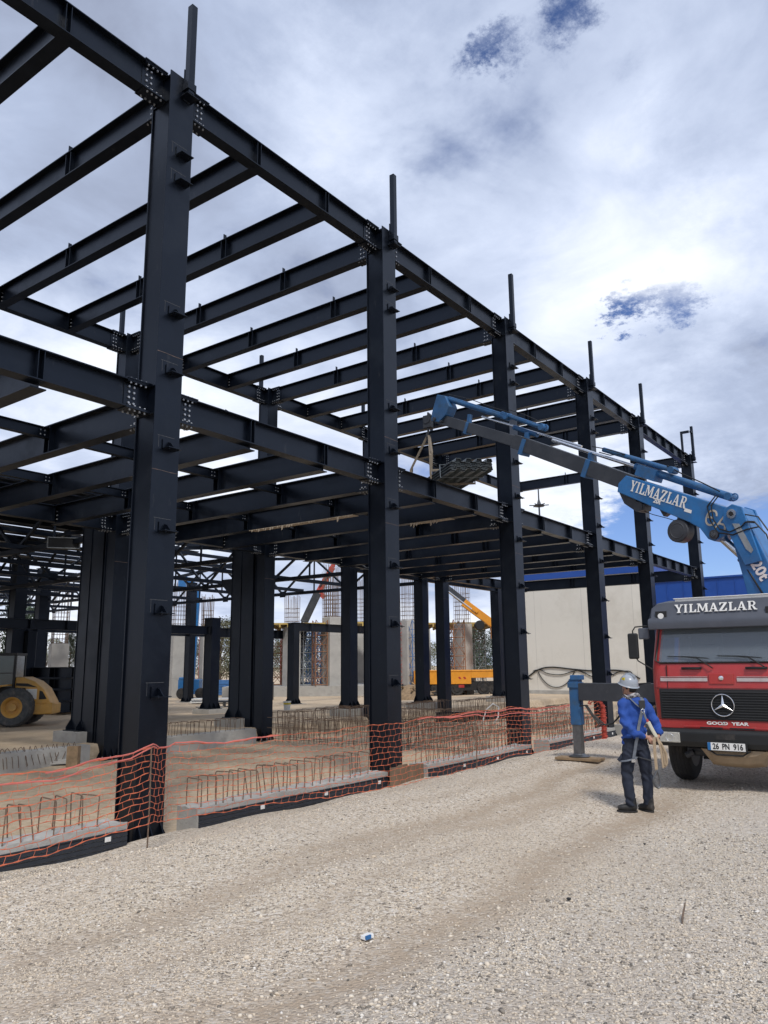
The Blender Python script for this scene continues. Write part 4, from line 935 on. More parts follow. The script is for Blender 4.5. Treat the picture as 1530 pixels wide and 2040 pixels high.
# ---- bundle of steel deck sheets hanging in two slings
bun = empty('deck_bundle', (8.53,-.68,6.97), R(-37.5), 'bundle of galvanised corrugated deck sheets hanging from the crane above the floor beams', 'deck sheets'); bun.rotation_euler = (0,R(-3),R(-37.5))
def sheet_mb(L_, W_, wave=.062, n=5, t=.004, y0=0):
    m = MB(); p = W_/n; prof = []
    for i in range(n):
        x = -W_/2+i*p; prof += [(x,0),(x+p*.42,0),(x+p*.49,wave),(x+p*.92,wave)]
    prof.append((W_/2,0)); poly = prof + [(x,z+t) for x,z in reversed(prof)]
    k = len(prof)
    vs = [(x,y0,z) for x,z in poly] + [(x,y0+L_,z) for x,z in poly]; nn_ = len(poly)
    fs = [(i,(i+1)%nn_,nn_+(i+1)%nn_,nn_+i) for i in range(nn_)] + [(i,i+1,2*k-2-i,2*k-1-i) for i in range(k-1)] + [(nn_+i,nn_+i+1,nn_+2*k-2-i,nn_+2*k-1-i) for i in range(k-1)]
    return m.add(vs, fs)
proto = sheet_mb(4.5, 1.06, wave=.075, n=4, t=.005).build('deck_sheet', M['deck'], bun)
for i in range(8):
    o = proto if i == 0 else dup(proto, bun); o.location = (random.uniform(-.012,.012)+.02*(i%2), random.uniform(-.07,.07)-.03*(i%3), .031*i)
for y in (.55,3.9):
    m = MB()
    for x in (-.56,.56): m.box(x-.006,x+.006,y,y+.03,-.02,.30)
    m.box(-.56,.56,y,y+.03,.295,.302); m.box(-.56,.56,y,y+.03,-.024,-.014); m.build('steel_band', M['deck'], bun)
m = MB(); m.bar((-.55,2.35,-.045),(.55,2.35,-.045),.09,.05); m.build('timber_spacer', M['wood'], bun)
M['sling'] = mat('webbing_sling', (.17,.14,.105), .85, 0, .2, 20)
hkw = Vector((TX,TY,TZ))+hk+Vector((0,0,-.33))
BM = Matrix.Translation((8.53,-.68,6.97)) @ Matrix.Rotation(R(-37.5),4,'Z') @ Matrix.Rotation(R(-3),4,'Y')
for i, yy in enumerate((1.15, 2.75)):
    m = MB(); sgn = 1 if i else -1
    loop_ = [BM @ Vector(p) for p in ((-.59,yy,.20),(-.59,yy,-.03),(0,yy,-.05),(.59,yy,-.03),(.59,yy,.31),(0,yy,.325),(-.56,yy+.03,.31))]
    m.tube([hkw+Vector((.01*sgn,.02*sgn,.03*i)), loop_[0]+Vector((0,0,.5)), loop_[0]], [(.030,.006)]*3, 4, up=(.8,.6,0))
    m.tube([hkw+Vector((.02,.02*sgn,.03*i)), BM @ Vector((-.50,yy+.05,.8)), loop_[6]], [(.030,.006)]*3, 4, up=(.8,.6,0))
    m.tube(loop_, [(.007,.03)]*7, 4, up=(0,0,1))
    tag(m.build('lifting_sling', M['sling']), ('beige webbing sling from the hook round the near end of the sheet bundle' if i == 0 else 'beige webbing sling from the hook round the far half of the sheet bundle'), 'sling')
# ------------------------------------------------------------------ worker seen from behind, hands clasped on a strap behind his back
WX, WY = 3.945, -5.795; WZ = gp(WX, WY)+.015
per = empty('person', (WX,WY,WZ), -YAW, 'worker in blue jacket, dark trousers and grey hard hat standing with his back to us', 'person')
# local axes: x to the viewer's right, y away from the viewer, z up
def fused(name, mtl, parts, parent, size=.011, smooth=4):
    m = MB()
    for f in parts: f(m)
    return remesh(m.build(name, mtl, parent), size, smooth)
def limb(pts, rs, n=14): return lambda m: m.tube(pts, rs, n)
def loop(secs, n=20):
    """stack of ellipses: (x, y, z, rx, ry, tilt)"""
    def f(m):
        o = len(m.v); k = len(secs)
        for (x,y,z,rx,ry) in secs:
            for j in range(n):
                a = 2*math.pi*j/n; m.v.append((x+rx*math.cos(a), y+ry*math.sin(a), z))
        for i in range(k-1):
            for j in range(n): m.f.append([o+i*n+j,o+i*n+(j+1)%n,o+(i+1)*n+(j+1)%n,o+(i+1)*n+j]); m.m.append(0)
        m.f.append([o+j for j in range(n)][::-1]); m.m.append(0); m.f.append([o+(k-1)*n+j for j in range(n)]); m.m.append(0)
    return f
M['skin'] = mat('skin', (.40,.215,.145), .55, 0, .1, 20)
M['jacket'] = mat('blue_jacket', (.012,.060,.29), .8, 0, .25, 5, .5, 16, dirt=(.03,.062,.19), dscale=5, damt=.5)
M['trouser'] = mat('navy_trousers', (.012,.017,.032), .85, 0, .25, 8, .4, 18)
M['boot'] = mat('black_boots', (.014,.014,.015), .6, 0, .3, 14, dirt=(.12,.10,.08), dscale=6)
M['helmet'] = mat('grey_hard_hat', (.30,.33,.37), .28, 0, .06, 4)
M['hair'] = mat('black_hair', (.010,.009,.009), .6, 0, .3, 30)
M['scarf'] = mat('patterned_scarf', (.03,.03,.04), .9, 0, .3, 26, col2=(.50,.48,.48), detail=1)
M['webgrey'] = mat('grey_webbing', (.12,.135,.16), .8, 0, .2, 20)
M['webtan'] = mat('tan_webbing', (.33,.25,.165), .85, 0, .15, 20)
M['webcream'] = mat('cream_sleeve', (.50,.48,.38), .7, 0, .1, 12)
hd0 = Vector((-.035,.075,1.665))                       # head centre, turned to the left and a little up
fd = Vector((-.42,.90,.12)).normalized(); sd2 = fd.cross(Vector((0,0,1))).normalized(); ud = sd2.cross(fd)
def H(a, b, c): return hd0+sd2*a+fd*b+ud*c             # right, forward, up of the head
def head(m):
    k = 20; secs = [(-.125,.045,.05,.040),(-.105,.062,.065,.022),(-.07,.070,.086,.010),(-.02,.074,.094,.0),(.03,.077,.098,-.004),(.075,.070,.090,-.008),(.105,.05,.064,-.01),(.122,.02,.026,-.01)]
    o = len(m.v)
    for (c,rx,ry,off) in secs:
        for j in range(k):
            a = 2*math.pi*j/k; m.v.append(tuple(H(rx*math.cos(a), ry*math.sin(a)+off, c)))
    for i in range(len(secs)-1):
        for j in range(k): m.f.append([o+i*k+j,o+i*k+(j+1)%k,o+(i+1)*k+(j+1)%k,o+(i+1)*k+j]); m.m.append(0)
    m.f.append([o+j for j in range(k)][::-1]); m.m.append(0); m.f.append([o+(len(secs)-1)*k+j for j in range(k)]); m.m.append(0)
    m.tube([H(0,.085,.02),H(0,.112,-.022),H(0,.095,-.035)], [.009,.016,.012], 8)                 # nose
    m.tube([H(-.028,.088,-.062),H(0,.096,-.06),H(.028,.088,-.062)], [.006,.009,.006], 6); m.tube([H(-.025,.086,-.075),H(0,.093,-.075),H(.025,.086,-.075)], [.006,.009,.006], 6)
    m.tube([H(-.03,.06,-.11),H(0,.085,-.105),H(.03,.06,-.11)], [.02,.024,.02], 8)                 # chin
    for s in (-1,1):
        m.tube([H(s*.015,.088,.022),H(s*.035,.086,.028),H(s*.055,.074,.022)], [.008,.010,.007], 6)   # brow
        m.tube([H(s*.074,-.006,.024),H(s*.088,-.018,.010),H(s*.086,-.012,-.022),H(s*.074,.0,-.036)], [.008,.012,.010,.007], 7)   # ear
def hand(m, wrist, dirw, pal, thumb_side, curl):
    """palm with four fingers curling round the strap and a thumb from its side"""
    wrist = Vector(wrist); d = Vector(dirw).normalized(); p = Vector(pal).normalized(); p = (p-d*p.dot(d)).normalized(); s = d.cross(p)*thumb_side
    m.tube([wrist-d*.05, wrist, wrist+d*.03, wrist+d*.075, wrist+d*.092], [.026,.026,(.034,.020),(.040,.019),(.036,.015)], 12, up=tuple(p))
    for k, (l, off) in enumerate(((.072,.030),(.080,.010),(.075,-.010),(.060,-.029))):
        b = wrist+d*.085+s*off; a1 = curl*(.55+.06*k); a2 = a1+curl*.85; a3 = a2+curl*.7; pts = [b]
        for an, f in ((a1*.6,.42),(a2,.32),(a3,.26)): pts.append(pts[-1]+(d*math.cos(an)+p*math.sin(an))*l*f)
        m.tube([b-d*.02]+pts, [.009,.0095,.009,.0085,.007], 8)
    b = wrist+d*.025+s*.032; m.tube([b-s*.012,b+s*.016+d*.018+p*.006,b+s*.014+d*.048+p*.022,b+s*.002+d*.066+p*.034], [.013,.012,.0105,.008], 8)
hL, hR = Vector((.095,-.150,.985)), Vector((.235,-.150,.985))
body = fused('body', M['skin'], [head, limb([(-.012,.030,1.44),(-.02,.045,1.52),(-.03,.06,1.60)], [.062,.058,.058]),
    lambda m: hand(m, hL, (.85,-.10,-.42), (.1,1,-.1), 1, 1.25), lambda m: hand(m, hR+Vector((-.01,-.012,-.01)), (-.75,-.25,-.50), (.2,1,-.2), -1, 1.3),
    limb([(-.08,-.13,1.03),tuple(hL)], [.035,.027]), limb([(.30,-.10,1.07),tuple(hR)], [.035,.027]),
    loop([(0,.01,1.00,.13,.09),(0,.01,1.2,.14,.10),(-.005,.015,1.40,.16,.10),(-.01,.02,1.47,.07,.06)]), limb([(0,.01,1.0),(-.09,.005,.84),(-.125,.0,.72),(-.158,.02,.47),(-.142,.0,.10)], [.06,.055,.05,.04,.035]), limb([(0,.01,1.0),(.055,.005,.84),(.080,.0,.72),(.108,.01,.47),(.092,.0,.10)], [.06,.055,.05,.04,.035])], per, .0075, 2)
body.name = 'body'
for s in (-1,1):
    m = MB(); m.lathe([(.001,-.008),(.008,-.005),(.010,0),(.008,.006),(.001,.009)], H(s*.032,.078,.006), fd, 10); m.build('eye', M['white'], body, smooth=60)
hair = fused('hair', M['hair'], [lambda m: m.tube([H(0,-.070,-.075),H(0,-.086,-.03),H(0,-.088,.03),H(0,-.06,.08)], [(.055,.02),(.070,.028),(.074,.035),(.06,.03)], 14, up=tuple(fd)),
    lambda m: m.tube([H(-.060,-.03,-.045),H(-.068,-.03,.03)], [.018,.024], 8), lambda m: m.tube([H(.060,-.03,-.045),H(.068,-.03,.03)], [.018,.024], 8)], per, .008, 2)
# hard hat, pushed back
hu = (ud*.96-fd*.20).normalized(); hc = H(0,.0,.030)
m = MB(); m.lathe([(.150,-.018),(.135,-.012),(.131,.0),(.128,.03),(.115,.072),(.088,.105),(.05,.125),(.001,.132)], hc, hu, 28, ref=tuple(sd2))
hat = m.build('hard_hat', M['helmet'], per, smooth=50)
m = MB(); m.tube([hc+hu*.10-fd*.10, hc+hu*.13, hc+hu*.115+fd*.09], [(.03,.012),(.03,.012),(.03,.012)], 8, up=tuple(sd2)); m.build('ridge', M['helmet'], hat, smooth=60)
m = MB(); c_ = hc+hu*.075-sd2*.108+fd*.0; m.prism([c_+fd*a+hu*b for a,b in ((-.03,-.018),(.02,-.022),(.03,.012),(-.02,.02))], -sd2*.012)
M['yellow'] = mat('yellow_sticker', (.62,.50,.03), .5, 0, .1, 10); m.build('sticker', M['yellow'], hat)
m = MB(); m.tube([H(-.082,-.02,.02),H(-.085,.01,-.05),H(-.05,.05,-.115),H(.0,.06,-.13),H(.05,.05,-.115),H(.085,.01,-.05),H(.082,-.02,.02)], [(.008,.002)]*7, 4, up=(0,0,1)); m.build('chin_strap', M['webgrey'], hat)
fused('scarf', M['scarf'], [limb([(-.10,-.03,1.49),(-.035,-.055,1.535),(.03,-.045,1.545),(.07,.02,1.53),(.03,.10,1.51),(-.06,.10,1.51),(-.11,.03,1.50),(-.10,-.03,1.49)], [.034]*8, 10)], per, .010, 2)
# jacket: torso with sagging hem, two sleeves bent behind the back
def wrinkle(seed):
    rnd = random.Random(seed)
    return lambda a: a
def jacket(m):
    loop([(-.030,.015,.955,.168,.128),(-.026,.012,1.00,.165,.125),(-.018,.012,1.10,.158,.120),(-.010,.012,1.22,.162,.122),(-.002,.012,1.34,.176,.126),(.0,.014,1.42,.182,.118),(-.01,.015,1.475,.165,.105),(-.012,.02,1.515,.085,.075),(-.015,.03,1.545,.068,.065)], 24)(m)
    m.tube([(-.10,.04,1.04),(-.15,.02,.95),(-.185,.0,.88)], [(.085,.07),(.06,.045),(.03,.018)], 10)             # loose corner of the hem, lower at the left
    m.tube([(-.105,.02,1.455),(-.150,.005,1.415),(-.172,-.02,1.34),(-.175,-.05,1.24),(-.150,-.09,1.145),(-.105,-.125,1.075),(-.04,-.150,1.025),(.065,-.155,.995)], [.080,.080,.072,.066,.067,.061,.055,.048], 16)
    m.tube([(.10,.02,1.445),(.155,.005,1.395),(.200,-.01,1.32),(.235,-.03,1.23),(.255,-.055,1.155),(.272,-.095,1.095),(.272,-.125,1.045),(.255,-.142,1.005)], [.080,.078,.071,.066,.065,.060,.054,.048], 16)
jk = fused('jacket', M['jacket'], [jacket], per, .0095, 3)
rng = np.random.RandomState(3)        # creases across the cloth, deeper at the elbows
co = np.empty(len(jk.data.vertices)*3, np.float32); jk.data.vertices.foreach_get('co', co); co = co.reshape(-1,3)
nr = np.empty(len(jk.data.vertices)*3, np.float32); jk.data.vertices.foreach_get('normal', nr); nr = nr.reshape(-1,3)
x, y, z = co.T; w1 = np.sin(z*46+x*16+2.2*np.sin(x*21+y*9)); w2 = np.sin(z*31-x*38+y*25+1.5*np.sin(z*17))
el = np.exp(-((np.abs(x)-.24)/.10)**2)*np.exp(-((z-1.16)/.16)**2); low = np.clip((1.22-z)/.2, 0, 1)
co += nr*((.0042+.008*el+.005*low)*w1+(.0036+.005*el)*w2)[:,None]; jk.data.vertices.foreach_set('co', co.ravel()); jk.data.update()
def trousers(m):
    loop([(-.02,.005,.80,.165,.115),(-.02,.005,.88,.170,.118),(-.02,.01,.97,.165,.112),(-.02,.01,1.02,.158,.108)], 22)(m)
    m.tube([(-.095,.005,.84),(-.125,.0,.72),(-.150,.015,.58),(-.158,.03,.47),(-.158,.01,.34),(-.148,-.005,.20),(-.142,-.005,.11),(-.142,.0,.075)], [.105,.100,.088,.079,.075,.070,.068,.066], 16)
    m.tube([(.055,.005,.84),(.080,.0,.72),(.098,.01,.58),(.108,.02,.47),(.110,.0,.34),(.100,-.01,.20),(.092,-.01,.12),(.092,-.005,.085)], [.105,.098,.086,.077,.073,.067,.064,.062], 16)
tr_ = fused('trousers', M['trouser'], [trousers], per, .0095, 3)
co = np.empty(len(tr_.data.vertices)*3, np.float32); tr_.data.vertices.foreach_get('co', co); co = co.reshape(-1,3); nr = np.empty_like(co).ravel(); tr_.data.vertices.foreach_get('normal', nr); nr = nr.reshape(-1,3)
x, y, z = co.T; kn = np.exp(-((z-.46)/.07)**2)+1.3*np.exp(-((z-.14)/.06)**2)+.6*np.exp(-((z-.78)/.06)**2)
co += nr*((.0012+.0052*kn)*(np.sin(z*62+x*34+np.sin(x*31+y*22+z*9)*2.2)+.6*np.sin(z*39-y*41+x*23)))[:,None]; tr_.data.vertices.foreach_set('co', co.ravel()); tr_.data.update()
def boot(x, y, ang):
    d = Vector((math.cos(ang), math.sin(ang), 0)); c = Vector((x,y,0)); s = Vector((-d.y,d.x,0))
    def f(m):
        m.tube([c-d*.085+Vector((0,0,.045)), c-d*.04+Vector((0,0,.05)), c+d*.06+Vector((0,0,.045)), c+d*.12+Vector((0,0,.042)), c+d*.168+Vector((0,0,.036))], [(.034,.040),(.042,.050),(.045,.050),(.046,.040),(.028,.026)], 14, up=(0,0,1))
        m.tube([c-d*.035+Vector((0,0,.04)), c-d*.03+Vector((0,0,.12)), c-d*.025+Vector((0,0,.165))], [.050,.054,.058], 14)
    b = fused('boot', M['boot'], [f], per, .009, 2)
    m = MB(); pl_ = []
    for i in range(22):
        a = 2*math.pi*i/22; r1 = .135*(1-.06*math.cos(a)); pl_.append(c+d*(.045+.138*math.cos(a))+s*(.046*math.sin(a))+Vector((0,0,-.010)))
    m.prism(pl_, (0,0,.019)); m.build('sole', M['rubber'], b); return b
boot(-.150,.000, math.radians(166)); boot(.096,.000, math.radians(118))
# full body harness with lanyard
hs_ = empty('harness', (0,0,0)); hs_.parent = per   # straps, rings and lanyard
def strap(pts, w, mt, t=.004, upv=(0,1,0), nm='strap'):
    m = MB(); m.tube(pts, [(w,t)]*len(pts), 6, up=upv); return m.build(nm, mt, hs_)
strap([(-.115,.10,1.50),(-.10,.02,1.535),(-.075,-.075,1.500),(-.02,-.135,1.425),(.055,-.158,1.36)], .024, M['webgrey'])
strap([(.10,.10,1.48),(.10,.02,1.51),(.095,-.07,1.485),(.07,-.135,1.425),(.055,-.158,1.36)], .024, M['webgrey'])
strap([(-.115,.095,1.507),(-.105,.02,1.542),(-.085,-.07,1.508)], .03, M['scarf'])
m = MB(); m.prism([(.012,-.150,1.475),(.100,-.150,1.475),(.098,-.163,1.385),(.075,-.168,1.345),(.030,-.168,1.345),(.015,-.163,1.385)], (0,-.012,0)); m.build('back_pad', M['black'], hs_, bevel=.004)
m = MB(); m.ring((.056,-.180,1.335), (0,1,0), .024, .0055, 20, 7); m.ring((.060,-.186,1.318), (.9,.4,0), .020, .0045, 18, 6); m.build('ring', M['chrome'], hs_)
strap([(.045,-.178,1.33),(.015,-.170,1.22),(-.012,-.165,1.12),(-.035,-.185,1.02),(-.055,-.150,.92),(-.075,-.128,.80),(-.105,-.118,.665)], .021, M['webgrey'])
strap([(-.035,-.19,1.05),(-.10,-.165,1.03),(-.16,-.12,1.00),(-.215,-.02,.965)], .018, M['jacket'])
for (cx_, sgn) in ((-.130,-1),(.090,1)):
    pts = []
    for i in range(17):
        a = 2*math.pi*i/16; pts.append((cx_+.112*math.cos(a), .003+.108*math.sin(a), .675-.03*math.cos(a)*sgn+.01))
    strap(pts, .018, M['webgrey'], upv=(0,0,1), nm='leg_strap')
m = MB(); m.box(-.13,-.075,-.128,-.112,.65,.69); m.build('buckle', M['chrome'], hs_)
strap([(-.215,.0,.74),(-.245,-.02,.70),(-.285,-.03,.665)], .022, M['trouser'])
m = MB(); m.tube([(-.215,-.0,.87),(-.222,-.01,.80),(-.21,-.005,.74)], .005, 6); m.build('cord', M['webcream'], hs_)
# lanyard: cream sleeve from the ring to the hands, tan webbing hanging with a big hook
def lany(pts, w, mt, nm, t=.005):
    m = MB(); m.tube(pts, [(w,t)]*len(pts), 6, up=(0,1,0)); return m.build(nm, mt, hs_)
lany([(.065,-.190,1.31),(.082,-.188,1.25),(.098,-.19,1.215)], .014, M['webgrey'], 'lanyard')
lany([(.098,-.19,1.225),(.115,-.192,1.185)], .016, M['red'], 'lanyard')
lany([(.115,-.194,1.19),(.150,-.20,1.11),(.205,-.215,.99)], .024, M['webcream'], 'energy_absorber', .009)
lany([(.165,-.235,.99),(.163,-.238,.90),(.160,-.235,.78),(.164,-.235,.66),(.168,-.235,.55)], .021, M['webtan'], 'lanyard')
for k, (dx, dz, w) in enumerate(((.0,.0,.015),(.028,.012,.015),(.052,.03,.013),(-.018,.01,.012))):
    lany([(.205,-.215,1.0),(.235+dx*.4,-.222-.01*k,.90),(.258+dx,-.225-.012*k,.78),(.262+dx,-.226-.012*k,.66),(.262+dx*.7,-.226-.012*k,.585+dz),(.250+dx*.3,-.22-.01*k,.60+dz)], w, M['webtan'], 'lanyard')
m = MB(); m.tube([(.168,-.235,.565),(.155,-.235,.52),(.118,-.236,.46),(.112,-.236,.42),(.135,-.236,.355),(.170,-.236,.33),(.200,-.236,.345),(.208,-.236,.40),(.200,-.236,.47),(.185,-.236,.53),(.172,-.235,.565)], [.016]+[.014]*9+[.016], 8)
m.tube([(.185,-.236,.56),(.195,-.236,.50),(.206,-.236,.43)], .010, 6); m.build('snap_hook', M['hooksteel'], hs_, smooth=60)
# ------------------------------------------------------------------ neighbouring hall with trusses and a half sheeted roof
def camdir(px, py): return fw + r2*((px-765)/1540.5) + u2*((1020-py)/1540.5)
CAM0 = Vector((-7.099,-9.61,2.495))
hall = empty('truss_hall', (18.16,11,0), 0, 'black steel hall behind the frame with open roof trusses and gappy dark roof sheeting', 'building')
HL = Vector((18.16,11,0))
def hp(x, y, z): return Vector((x,y,z))-HL
def hcol(x, y, zb, zt, w=.5, corbel=0):
    m = MB(); a = hp(x,y,0)
    def bx(x0,x1,y0,y1,z0,z1): m.box(a.x+x0,a.x+x1,a.y+y0,a.y+y1,z0,z1)
    bx(0,w,0,.02,zb,zt); bx(0,w,w-.02,w,zb,zt); bx(w/2-.012,w/2+.012,.02,w-.02,zb,zt); bx(.02,.035,.02,w-.02,zb,zt); bx(-.05,w+.05,-.05,w+.05,zt,zt+.025)
    if corbel: m.prism([(a.x+.1,a.y+w,corbel),(a.x+.1,a.y+w+.12,corbel),(a.x+.1,a.y+w+.62,corbel+.42),(a.x+.1,a.y+w+.62,corbel+.62),(a.x+.1,a.y+w,corbel+.62)], (.3,0,0))
    c = m.build('column', M['steel'], hall)
    m = MB(); bx(-.14,w+.14,-.14,w+.14,zb-.03,zb)
    for dx in (0,w/2,w): m.prism([(a.x+dx-.008,a.y-.002,zb),(a.x+dx-.008,a.y-.14,zb),(a.x+dx-.008,a.y-.14,zb+.08),(a.x+dx-.008,a.y-.002,zb+.28)], (.016,0,0))
    for dy in (0,w): m.prism([(a.x-.002,a.y+dy-.008,zb),(a.x-.14,a.y+dy-.008,zb),(a.x-.14,a.y+dy-.008,zb+.08),(a.x-.002,a.y+dy-.008,zb+.28)], (0,.016,0))
    m.build('base_plate', M['steel'], c)
    g_ = gp(x,y); m = MB(); bx(-.32,w+.32,-.32,w+.32,g_-.2,zb-.031); m.build('pedestal', M['concrete'], c)
    return c
for k, x in enumerate(U):
    c = hcol(x, 10.8, .74, 6.68, corbel=4.95 if x in (12,) else 0)
    if x in (6, 12):           # these two carry a second, deeper shaft towards the frame
        m = MB(); a = hp(x,10.22,0); m.box(a.x+.02,a.x+.48,a.y,a.y+.56,.30,6.62); m.build('inner_shaft', M['steel'], c)
for x, y in ((16.0,31.0),(21.2,31.0),(26.5,31.0),(18.6,35.2)): hcol(x, y, gp(x,y)+.06, 7.9, .48)
pc_ = CAM0+camdir(14,1392)*38; hcol(pc_.x, pc_.y, gp(pc_.x,pc_.y)+.06, 7.9, .62, corbel=4.2)
dp = CAM0+camdir(129,1084)*24-HL
m = MB(); m.bar(dp-Vector((.36,-.26,0)), dp+Vector((.36,-.26,0)), .5, .30); dct = m.build('duct', M['black'], hall)
m = MB()
for s in (-1,1): m.bar(dp-Vector((.37,-.27,-s*.16))+Vector((-.16,-.21,0)), dp+Vector((.37,-.27,s*.16))+Vector((-.16,-.21,0)), .03, .025); m.bar(dp+Vector((s*.37,-s*.27,-.16))+Vector((-.16,-.21,0)), dp+Vector((s*.37,-s*.27,.16))+Vector((-.16,-.21,0)), .03, .025)
m.build('rim', M['galv'], dct)
hcol(11.4, 30.6, gp(11.4,30.6)+.06, 7.2, .55); hcol(14.0, 28.3, gp(14,28.3)+.06, 4.3, .45)
hcol(18.85, 20.1, .46, 4.80, .55); hcol(27.3, 22.5, .26, 4.95, .5); hcol(22.6, 24.4, .3, 4.5, .45)
def hb(name, p, q, w, h, mt='steel'):
    m = MB(); m.bar(hp(*p), hp(*q), w, h); return m.build(name, M[mt], hall)
def hI(name, p, q, h, b):
    m = MB(); m.ibeam(hp(*p), hp(*q), h, b); d = (Vector(q)-Vector(p)); n = int(d.length/1.6); d.normalize(); s = Vector((-d.y,d.x,0))
    for i in range(1,n):
        c = hp(*p)+d*(i*1.6); m.bar(c+s*b*.45-Vector((0,0,.02)), c+s*b*.45-Vector((0,0,h-.02)), .01, .12); m.bar(c-s*b*.45-Vector((0,0,.02)), c-s*b*.45-Vector((0,0,h-.02)), .01, .12)
    return m.build(name, M['steel'], hall)
hI('girder', (6,31.25,5.02), (38,31.25,5.02), .62, .28); hI('girder', (27.5,22.75,5.0), (37,22.75,5.0), .5, .26); hI('girder', (18.2,10.9,6.66), (31.4,10.9,6.66), .3, .2)
hI('girder', (-6,11.05,6.98), (18,11.05,6.98), .30, .22); hI('girder', (8,20.3,4.4), (18.8,20.3,4.4), .4, .24)
def truss(p, q, z0, z1, n, rise=0):
    p = Vector(p); q = Vector(q); m = MB(); L_ = (q-p)
    def B(t): return hp(p.x+L_.x*t, p.y+L_.y*t, z0)
    def T(t): return hp(p.x+L_.x*t, p.y+L_.y*t, z1+rise*(1-abs(2*t-1)))
    m.bar(B(0), B(1), .16, .16); m.bar(T(0), T(.5), .16, .16); m.bar(T(.5), T(1), .16, .16)
    for i in range(n):
        a, c, b = i/n, (i+.5)/n, (i+1)/n
        m.bar(B(a), T(c), .09, .09); m.bar(T(c), B(b), .09, .09); m.bar(B(c), T(c), .06, .06)
        for t, f in ((a,B),(c,T)): m.bar(f(t)-Vector((0,0,.16)), f(t)+Vector((0,0,.16)), .02, .42) if abs(L_.x) > abs(L_.y) else m.bar(f(t)-Vector((0,0,.16)), f(t)+Vector((0,0,.16)), .42, .02, up=(1,0,0))
    return m.build('roof_truss', M['steel'], hall)
for x in (-5.75,.25,6.25,12.25,18.41,23.9): truss((x,11,0), (x,34,0), 6.30, 7.55, 5, .9)
for x in (-5.75,.25,6.25,12.25,18.41,23.9): truss((x,34.2,0), (x,56,0), 6.5, 7.8, 5, .5)
truss((-8,23,0), (24,23,0), 6.5, 7.9, 8)
for y in (15.2,18.8,27,30.5,38,44): hb('tie_beam', (-8,y,6.42), (24,y,6.42), .14, .16)
for i, y in enumerate(np.arange(11.3,56,2.1)):
    t = abs(2*(min(y,34)-11)/23-1); z = 7.75+.9*(1-t); hb('purlin', (-9,y,z), (24.2,y,z), .10, .18)
random.seed(5); y = 11.1; k = 0
while y < 56:
    wd = random.choice((.6,.9,1.3,1.7)); gap = random.choice((.12,.2,.3,.42)); t = abs(2*(min(y,34)-11)/23-1); z = 7.87+.9*(1-t); t2 = abs(2*(min(y+wd,34)-11)/23-1); z2 = 7.87+.9*(1-t2)
    x0, x1 = -9+random.uniform(0,1.5), random.choice((13.5,18,21,23.5))
    segs = [(x0,x1)] if random.random() < .5 else [(x0, x0+random.uniform(6,10)), (x0+random.uniform(11,13), x1)]
    for a, b in segs:
        m = MB(); m.prism([hp(a,y,z),hp(b,y,z),hp(b,y+wd,z2),hp(a,y+wd,z2)], (0,0,.05)); m.build('roof_sheet', M['steel'], hall)
    y += wd+gap; k += 1

# ------------------------------------------------------------------ concrete building going up beyond
T_ = Vector((.62,-.785,0)); NB = Vector((.785,.62,0))
cb0 = Vector((38.0,28.5,gp(38,28.5)))
cbd = empty('concrete_building', cb0, 0, 'unfinished building of pale concrete columns with tall rebar cages and yellow slab formwork', 'building')
def rebar_cage_mb(c, w, z0, z1, n=6, ties=.32, tied=.6):
    m = MB(); rnd = random.Random(int(c.x*10))
    for i in range(n):
        for j in range(n):
            if 0 < i < n-1 and 0 < j < n-1: continue
            x, y = c.x+(i/(n-1)-.5)*w, c.y+(j/(n-1)-.5)*w; m.tube([(x,y,z0),(x+rnd.uniform(-.05,.05),y+rnd.uniform(-.05,.05),z1+rnd.uniform(-.25,.2))], .017, 4)
    z = z0+.05
    while z < z0+(z1-z0)*tied:
        for s in (-1,1):
            m.bar((c.x-w/2,c.y+s*w/2,z),(c.x+w/2,c.y+s*w/2,z),.025,.025); m.bar((c.x+s*w/2,c.y-w/2,z),(c.x+s*w/2,c.y+w/2,z),.025,.025)
        z += ties
    return m
CC = [(38.1,28.6,1.15,6.0,10.0),(41.4,23.9,1.05,5.7,9.2),(43.9,20.7,1.05,5.4,9.6),(35.75,30.6,1.0,5.3,7.6),(30.6,37.2,1.15,5.2,8.6),(31.9,35.6,.8,5.2,7.6),(25.4,44.4,1.2,4.2,8.2),(31.5,38.1,1.0,3.4,0),(45.5,32.0,1.1,5.4,9.8),(48.5,27.5,1.1,5.4,9.4),(40.5,30.9,1.1,5.6,9.7)]
for (x,y,w_,zt,zr) in CC:
    m = MB(); a = Vector((x,y,0))-Vector((cb0.x,cb0.y,0)); g_ = gp(x,y)-.3-cb0.z
    m.box(-w_/2,w_/2,-w_/2,w_/2,g_,zt-cb0.z); c = m.build('column', M['concrete_pale'], cbd, bevel=.03); c.location = a; c.rotation_euler = (0,0,R(-20))
    m = MB()
    for zz_ in np.arange(1.6, zt, 1.5): m.box(-w_/2-.004,w_/2+.004,-w_/2-.004,w_/2+.004,zz_-cb0.z,zz_+.02-cb0.z)
    m.build('pour_joint', M['concrete'], c)
    if zr: rebar_cage_mb(Vector((0,0,0)), w_*.82, zt-cb0.z, zr-cb0.z, 6).build('rebar', M['rebar'], c)
def q_(t, n, z): return T_*t+NB*n+Vector((0,0,z-cb0.z))
